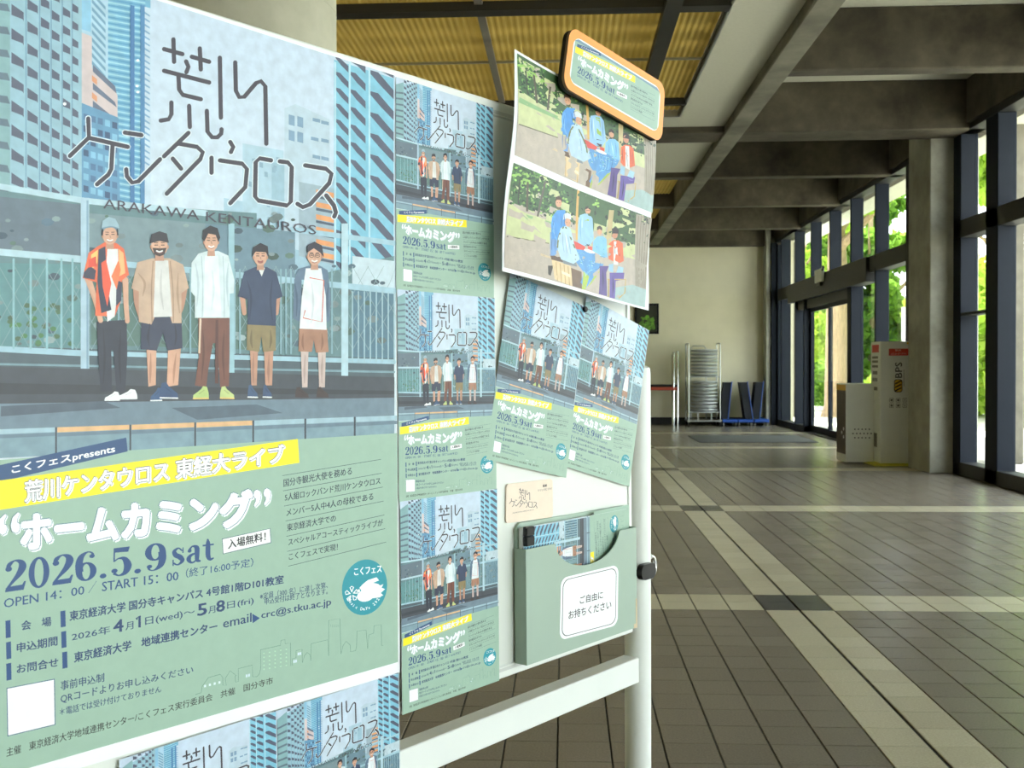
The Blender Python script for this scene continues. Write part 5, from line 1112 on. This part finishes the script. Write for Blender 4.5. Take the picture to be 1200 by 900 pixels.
# header sign -------------------------------------------------------
SO = 0.052
sq = [(668.5, 30), (779.5, 99), (775.5, 168), (659.5, 101)]
hs = empty('header_sign', B(.51, .92, SO), 'thick rounded orange-bordered sign overlapping the top of the photo sheet', 'sign')
qf = homog([(0, 0), (1, 0), (1, 1), (0, 1)], [st(x, y, SO) for x, y in sq])
def rrect(w, h, r, n=7):   # unit-square coordinates of a rounded rect with real size w x h
    return [(.5 + x / w, .5 + y / h) for x, y in rr(0, 0, w, h, r, n)]
def inset(poly, kx, ky): return [(.5 + (x - .5) * kx, .5 + (y - .5) * ky) for x, y in poly]
SWd, SHt = .305, .106
outer = rrect(SWd, SHt, .022)
pl = lambda x, y, t: B(*qf(x, y), SO + t)
mb = MB(); mb.prism(outer, pl, -.0125, -.0052, M['edge_black']); mb.build('black_backing', hs)
mb = MB(); mb.prism(outer, pl, -.0051, -.0004, M['foam']); mb.build('foam_core', hs)
mb = MB(); mb.prism(outer, pl, -.0004, .0002, M['orange'], M['orange']); tag(mb.build('border', hs), 'orange border')
mb = MB(); mb.prism(inset(outer, .906, .76), pl, .0002, .0004, M['paper']); mb.build('white_edge', hs)
sg = Art(art_px); sg.P([(-60, 535), (475, 400), (475, 930), (-60, 930)], GREEN); sg.up(); sg.P([(-60, 540), (-60, 500), (475, 440), (475, 511), (380, 512)], (112, 142, 160)); sg.up(); title_part(sg)
b0, b1 = 0.848, 1.19
inn = inset(outer, .885, .715)
mb = MB(); mb.prism(inn, pl, .0004, .0005, M['print']); mb.c = [lin(GREEN)] * len(mb.f); mb.build('green_face', hs)
# print of the sign: clip art to the face
bm = bmesh.new(); cl = bm.loops.layers.float_color.new('Col'); SL = []
for x, y, l in [(v[0], v[1], v[2]) for v in sg.v]: SL.append(bm.verts.new((x, (y - b0) / (b1 - b0), l)))
for f, c in zip(sg.f, sg.c):
    try: fc = bm.faces.new([SL[i] for i in f])
    except ValueError: continue
    for lp in fc.loops: lp[cl] = (*c, 1)
for co, no in (((0, .0, 0), (0, -1, 0)), ((0, 1, 0), (0, 1, 0)), ((.0, 0, 0), (-1, 0, 0)), ((1, 0, 0), (1, 0, 0))):
    bmesh.ops.bisect_plane(bm, geom=bm.verts[:] + bm.edges[:] + bm.faces[:], plane_co=co, plane_no=no, clear_outer=True, dist=1e-7)
for co, no in (((.035, 0, 0), (-1, -.55, 0)), ((.965, 0, 0), (1, -.55, 0)), ((.035, 1, 0), (-1, .55, 0)), ((.965, 1, 0), (1, .55, 0))):
    bmesh.ops.bisect_plane(bm, geom=bm.verts[:] + bm.edges[:] + bm.faces[:], plane_co=co, plane_no=no, clear_outer=True, dist=1e-7)
for v in bm.verts: v.co = Vector(B(*qf(.0575 + .885 * v.co.x, .1425 + .715 * v.co.y), SO + .00052 + v.co.z * 8e-6)) - Vector(B(.51, .92, SO))
me = bpy.data.meshes.new('printed_face'); bm.to_mesh(me); bm.free(); me.materials.append(M['print']); o = bpy.data.objects.new('printed_face', me); COL.objects.link(o); o.parent = hs
# cream card ----------------------------------------------------------
cd = MB(); cq = homog([(0, 0), (1, 0), (1, 1), (0, 1)], [st(*p) for p in ((594, 567.5), (648, 561), (648.5, 606), (593.5, 613.5))])
cp_ = rrect(.118, .062, .006); cpl = lambda x, y, t: B(*cq(x, y), t)
cd.prism(cp_, cpl, -.0035, -.001, M['print']); cd.c = [lin((232, 214, 194))] * len(cd.f)
def card_px(x, y): return (x, y)
ca = Art(lambda x, y: homog_card((x, y))); hc = homog([(594, 567.5), (648, 561), (648.5, 606), (593.5, 613.5)], [(0, 0), (1, 0), (1, 1), (0, 1)]); ca.fn = lambda x, y: hc(x, y); ca.H = 1
logo(ca, lambda X, Y: (597.5 + (X - 207) * .0405, 573.5 + (Y - 118) * .0475 - (X - 207) * .004), 1.15, False)
ca.T('ARAKAWA KENTAUROS', (601, 602), (626, 598), 1.4, 1.4, (110, 96, 90), 0)
ca.T('最新', (636.5, 571), (641.5, 570.3), 3, 3, (60, 50, 50), .02); ca.T('リリックビデオ！', (631, 576.3), (647, 574), 3, 3, (80, 70, 66), .01)
for (x, y, l) in ca.v: cd.v.append(B(*cq(x, y), -.0009 + l * 3e-5))
o0 = len(cd.v) - len(ca.v)
for f, c in zip(ca.f, ca.c): cd.f.append([i + o0 for i in f]); cd.m.append(0); cd.c.append(c)
tag(cd.build('logo_card', None, False, B(.295, .27, 0)), 'small cream rounded card with the hand-drawn logo above the green pocket', 'card')
# green leaflet pocket ------------------------------------------------
pk = empty('leaflet_pocket', B(.414, .02, .0), 'sage green plastic leaflet pocket on the board with a white label', 'leaflet holder')
PO = .024; W0, W1, T0 = .2535, .5725, .0195
mb = MB()
top = [(W0 + .004, T0), (W1 + .003, T0), (W1 + .003, .228), (W1 - .004, .236), (W0 + .014, .2385), (W0 + .007, .234), (W0 + .004, .226)]
mb.prism(top, lambda x, y, t: B(x, y, t), -.0036, .0012, M['pocket']); mb.build('back_plate', pk)
fp = [(W0, T0), (W1, T0), (W1, .1985), (.520, .1985)] + [(.424 + .0945 * math.cos(a), .2035 - .051 * math.sin(a)) for a in [math.radians(8 + 164 * k / 24) for k in range(25)]] + [(.330, .1995), (W0, .2000)]
mb = MB(); mb.prism(fp, lambda x, y, t: B(x, y, t), PO - .002, PO, M['pocket']); tag(mb.build('front_plate', pk), 'front with round thumb cut-out')
for a in (W0, W1 - .002):
    mb = MB(); bbox_(mb, a, a + .002, T0, .1995, .001, PO - .002, M['pocket']); mb.build('side_wall', pk)
mb = MB(); bbox_(mb, W0, W1, T0 - .0015, T0, .0, PO, M['pocket']); mb.build('bottom_wall', pk)
mb = MB(); bbox_(mb, W1 - .0035, W1 + .0005, T0, .07, PO - .004, PO + .0004, M['pocket_edge'])
bbox_(mb, W1 - .010, W1 + .0005, T0 - .002, T0 + .006, PO - .006, PO + .0003, M['pocket_edge']); tag(mb.build('worn_corner', pk), 'worn yellowed corner')
lq = [(657, 677.5), (724.5, 661.5), (723.5, 732.5), (655.5, 750.5)]
lf_ = homog([(0, 0), (1, 0), (1, 1), (0, 1)], [st(x, y, PO) for x, y in lq]); lp_ = lambda x, y, t: B(*lf_(x, y), PO + t); ro = rrect(.155, .118, .016)
lb = MB(); lb.prism(ro, lp_, .0001, .0005, M['paper']); lb.prism(inset(ro, .93, .92), lp_, .0005, .0006, M['ink']); lb.prism(inset(ro, .912, .90), lp_, .0006, .0007, M['paper'])
put_text(lb, 'ご自由に', lambda a, b: lp_(.33 + .40 * a, .50 - .13 * b, .0008), M['ink'], .01); put_text(lb, 'お持ちください', lambda a, b: lp_(.14 + .74 * a, .70 - .14 * b, .0008), M['ink'], .01)
tag(lb.build('label', pk), 'white rounded label with black lettering')
# leaflets inside the pocket (turned on their side)
rot = math.pi / 2; gl = 'turned leaflets standing in the green pocket'
flyer(.4105, .232 - .105, rot, .0125, 'front leaflet in the green pocket, turned sideways', 0, gl)
bk = MB(); bk.box(-.1485, .1465, -.105, .105, 0, .008, M['paper'])
o = bk.build('leaflet_stack'); o.matrix_world = board_matrix(.4105, .2305 - .105, .003, 0); tag(o, 'stack of leaflets behind the front one in the green pocket', 'leaflets', gl)
gs = MB(); gs.box(-.055, .055, -.1, .1, 0, .0006, M['print']); gs.c = [lin(GREEN)] * 6; o = gs.build('green_leaflet'); o.matrix_world = board_matrix(.5135, .138, .0117, .015); tag(o, 'plain green leaflet edge at the right of the green pocket', 'leaflet', gl)
kb = MB()
for t0, t1 in ((.203, .219), (.219, .2345)): kb.box(0, .020, t0 + .0006, t1 - .0006, 0, .009, M['black'], bev=.001)
o = kb.build('binder_clip'); o.matrix_world = board_matrix(.2585, 0, .0138, 0); tag(o, 'black clip on the left end of the leaflets in the pocket', 'clip')
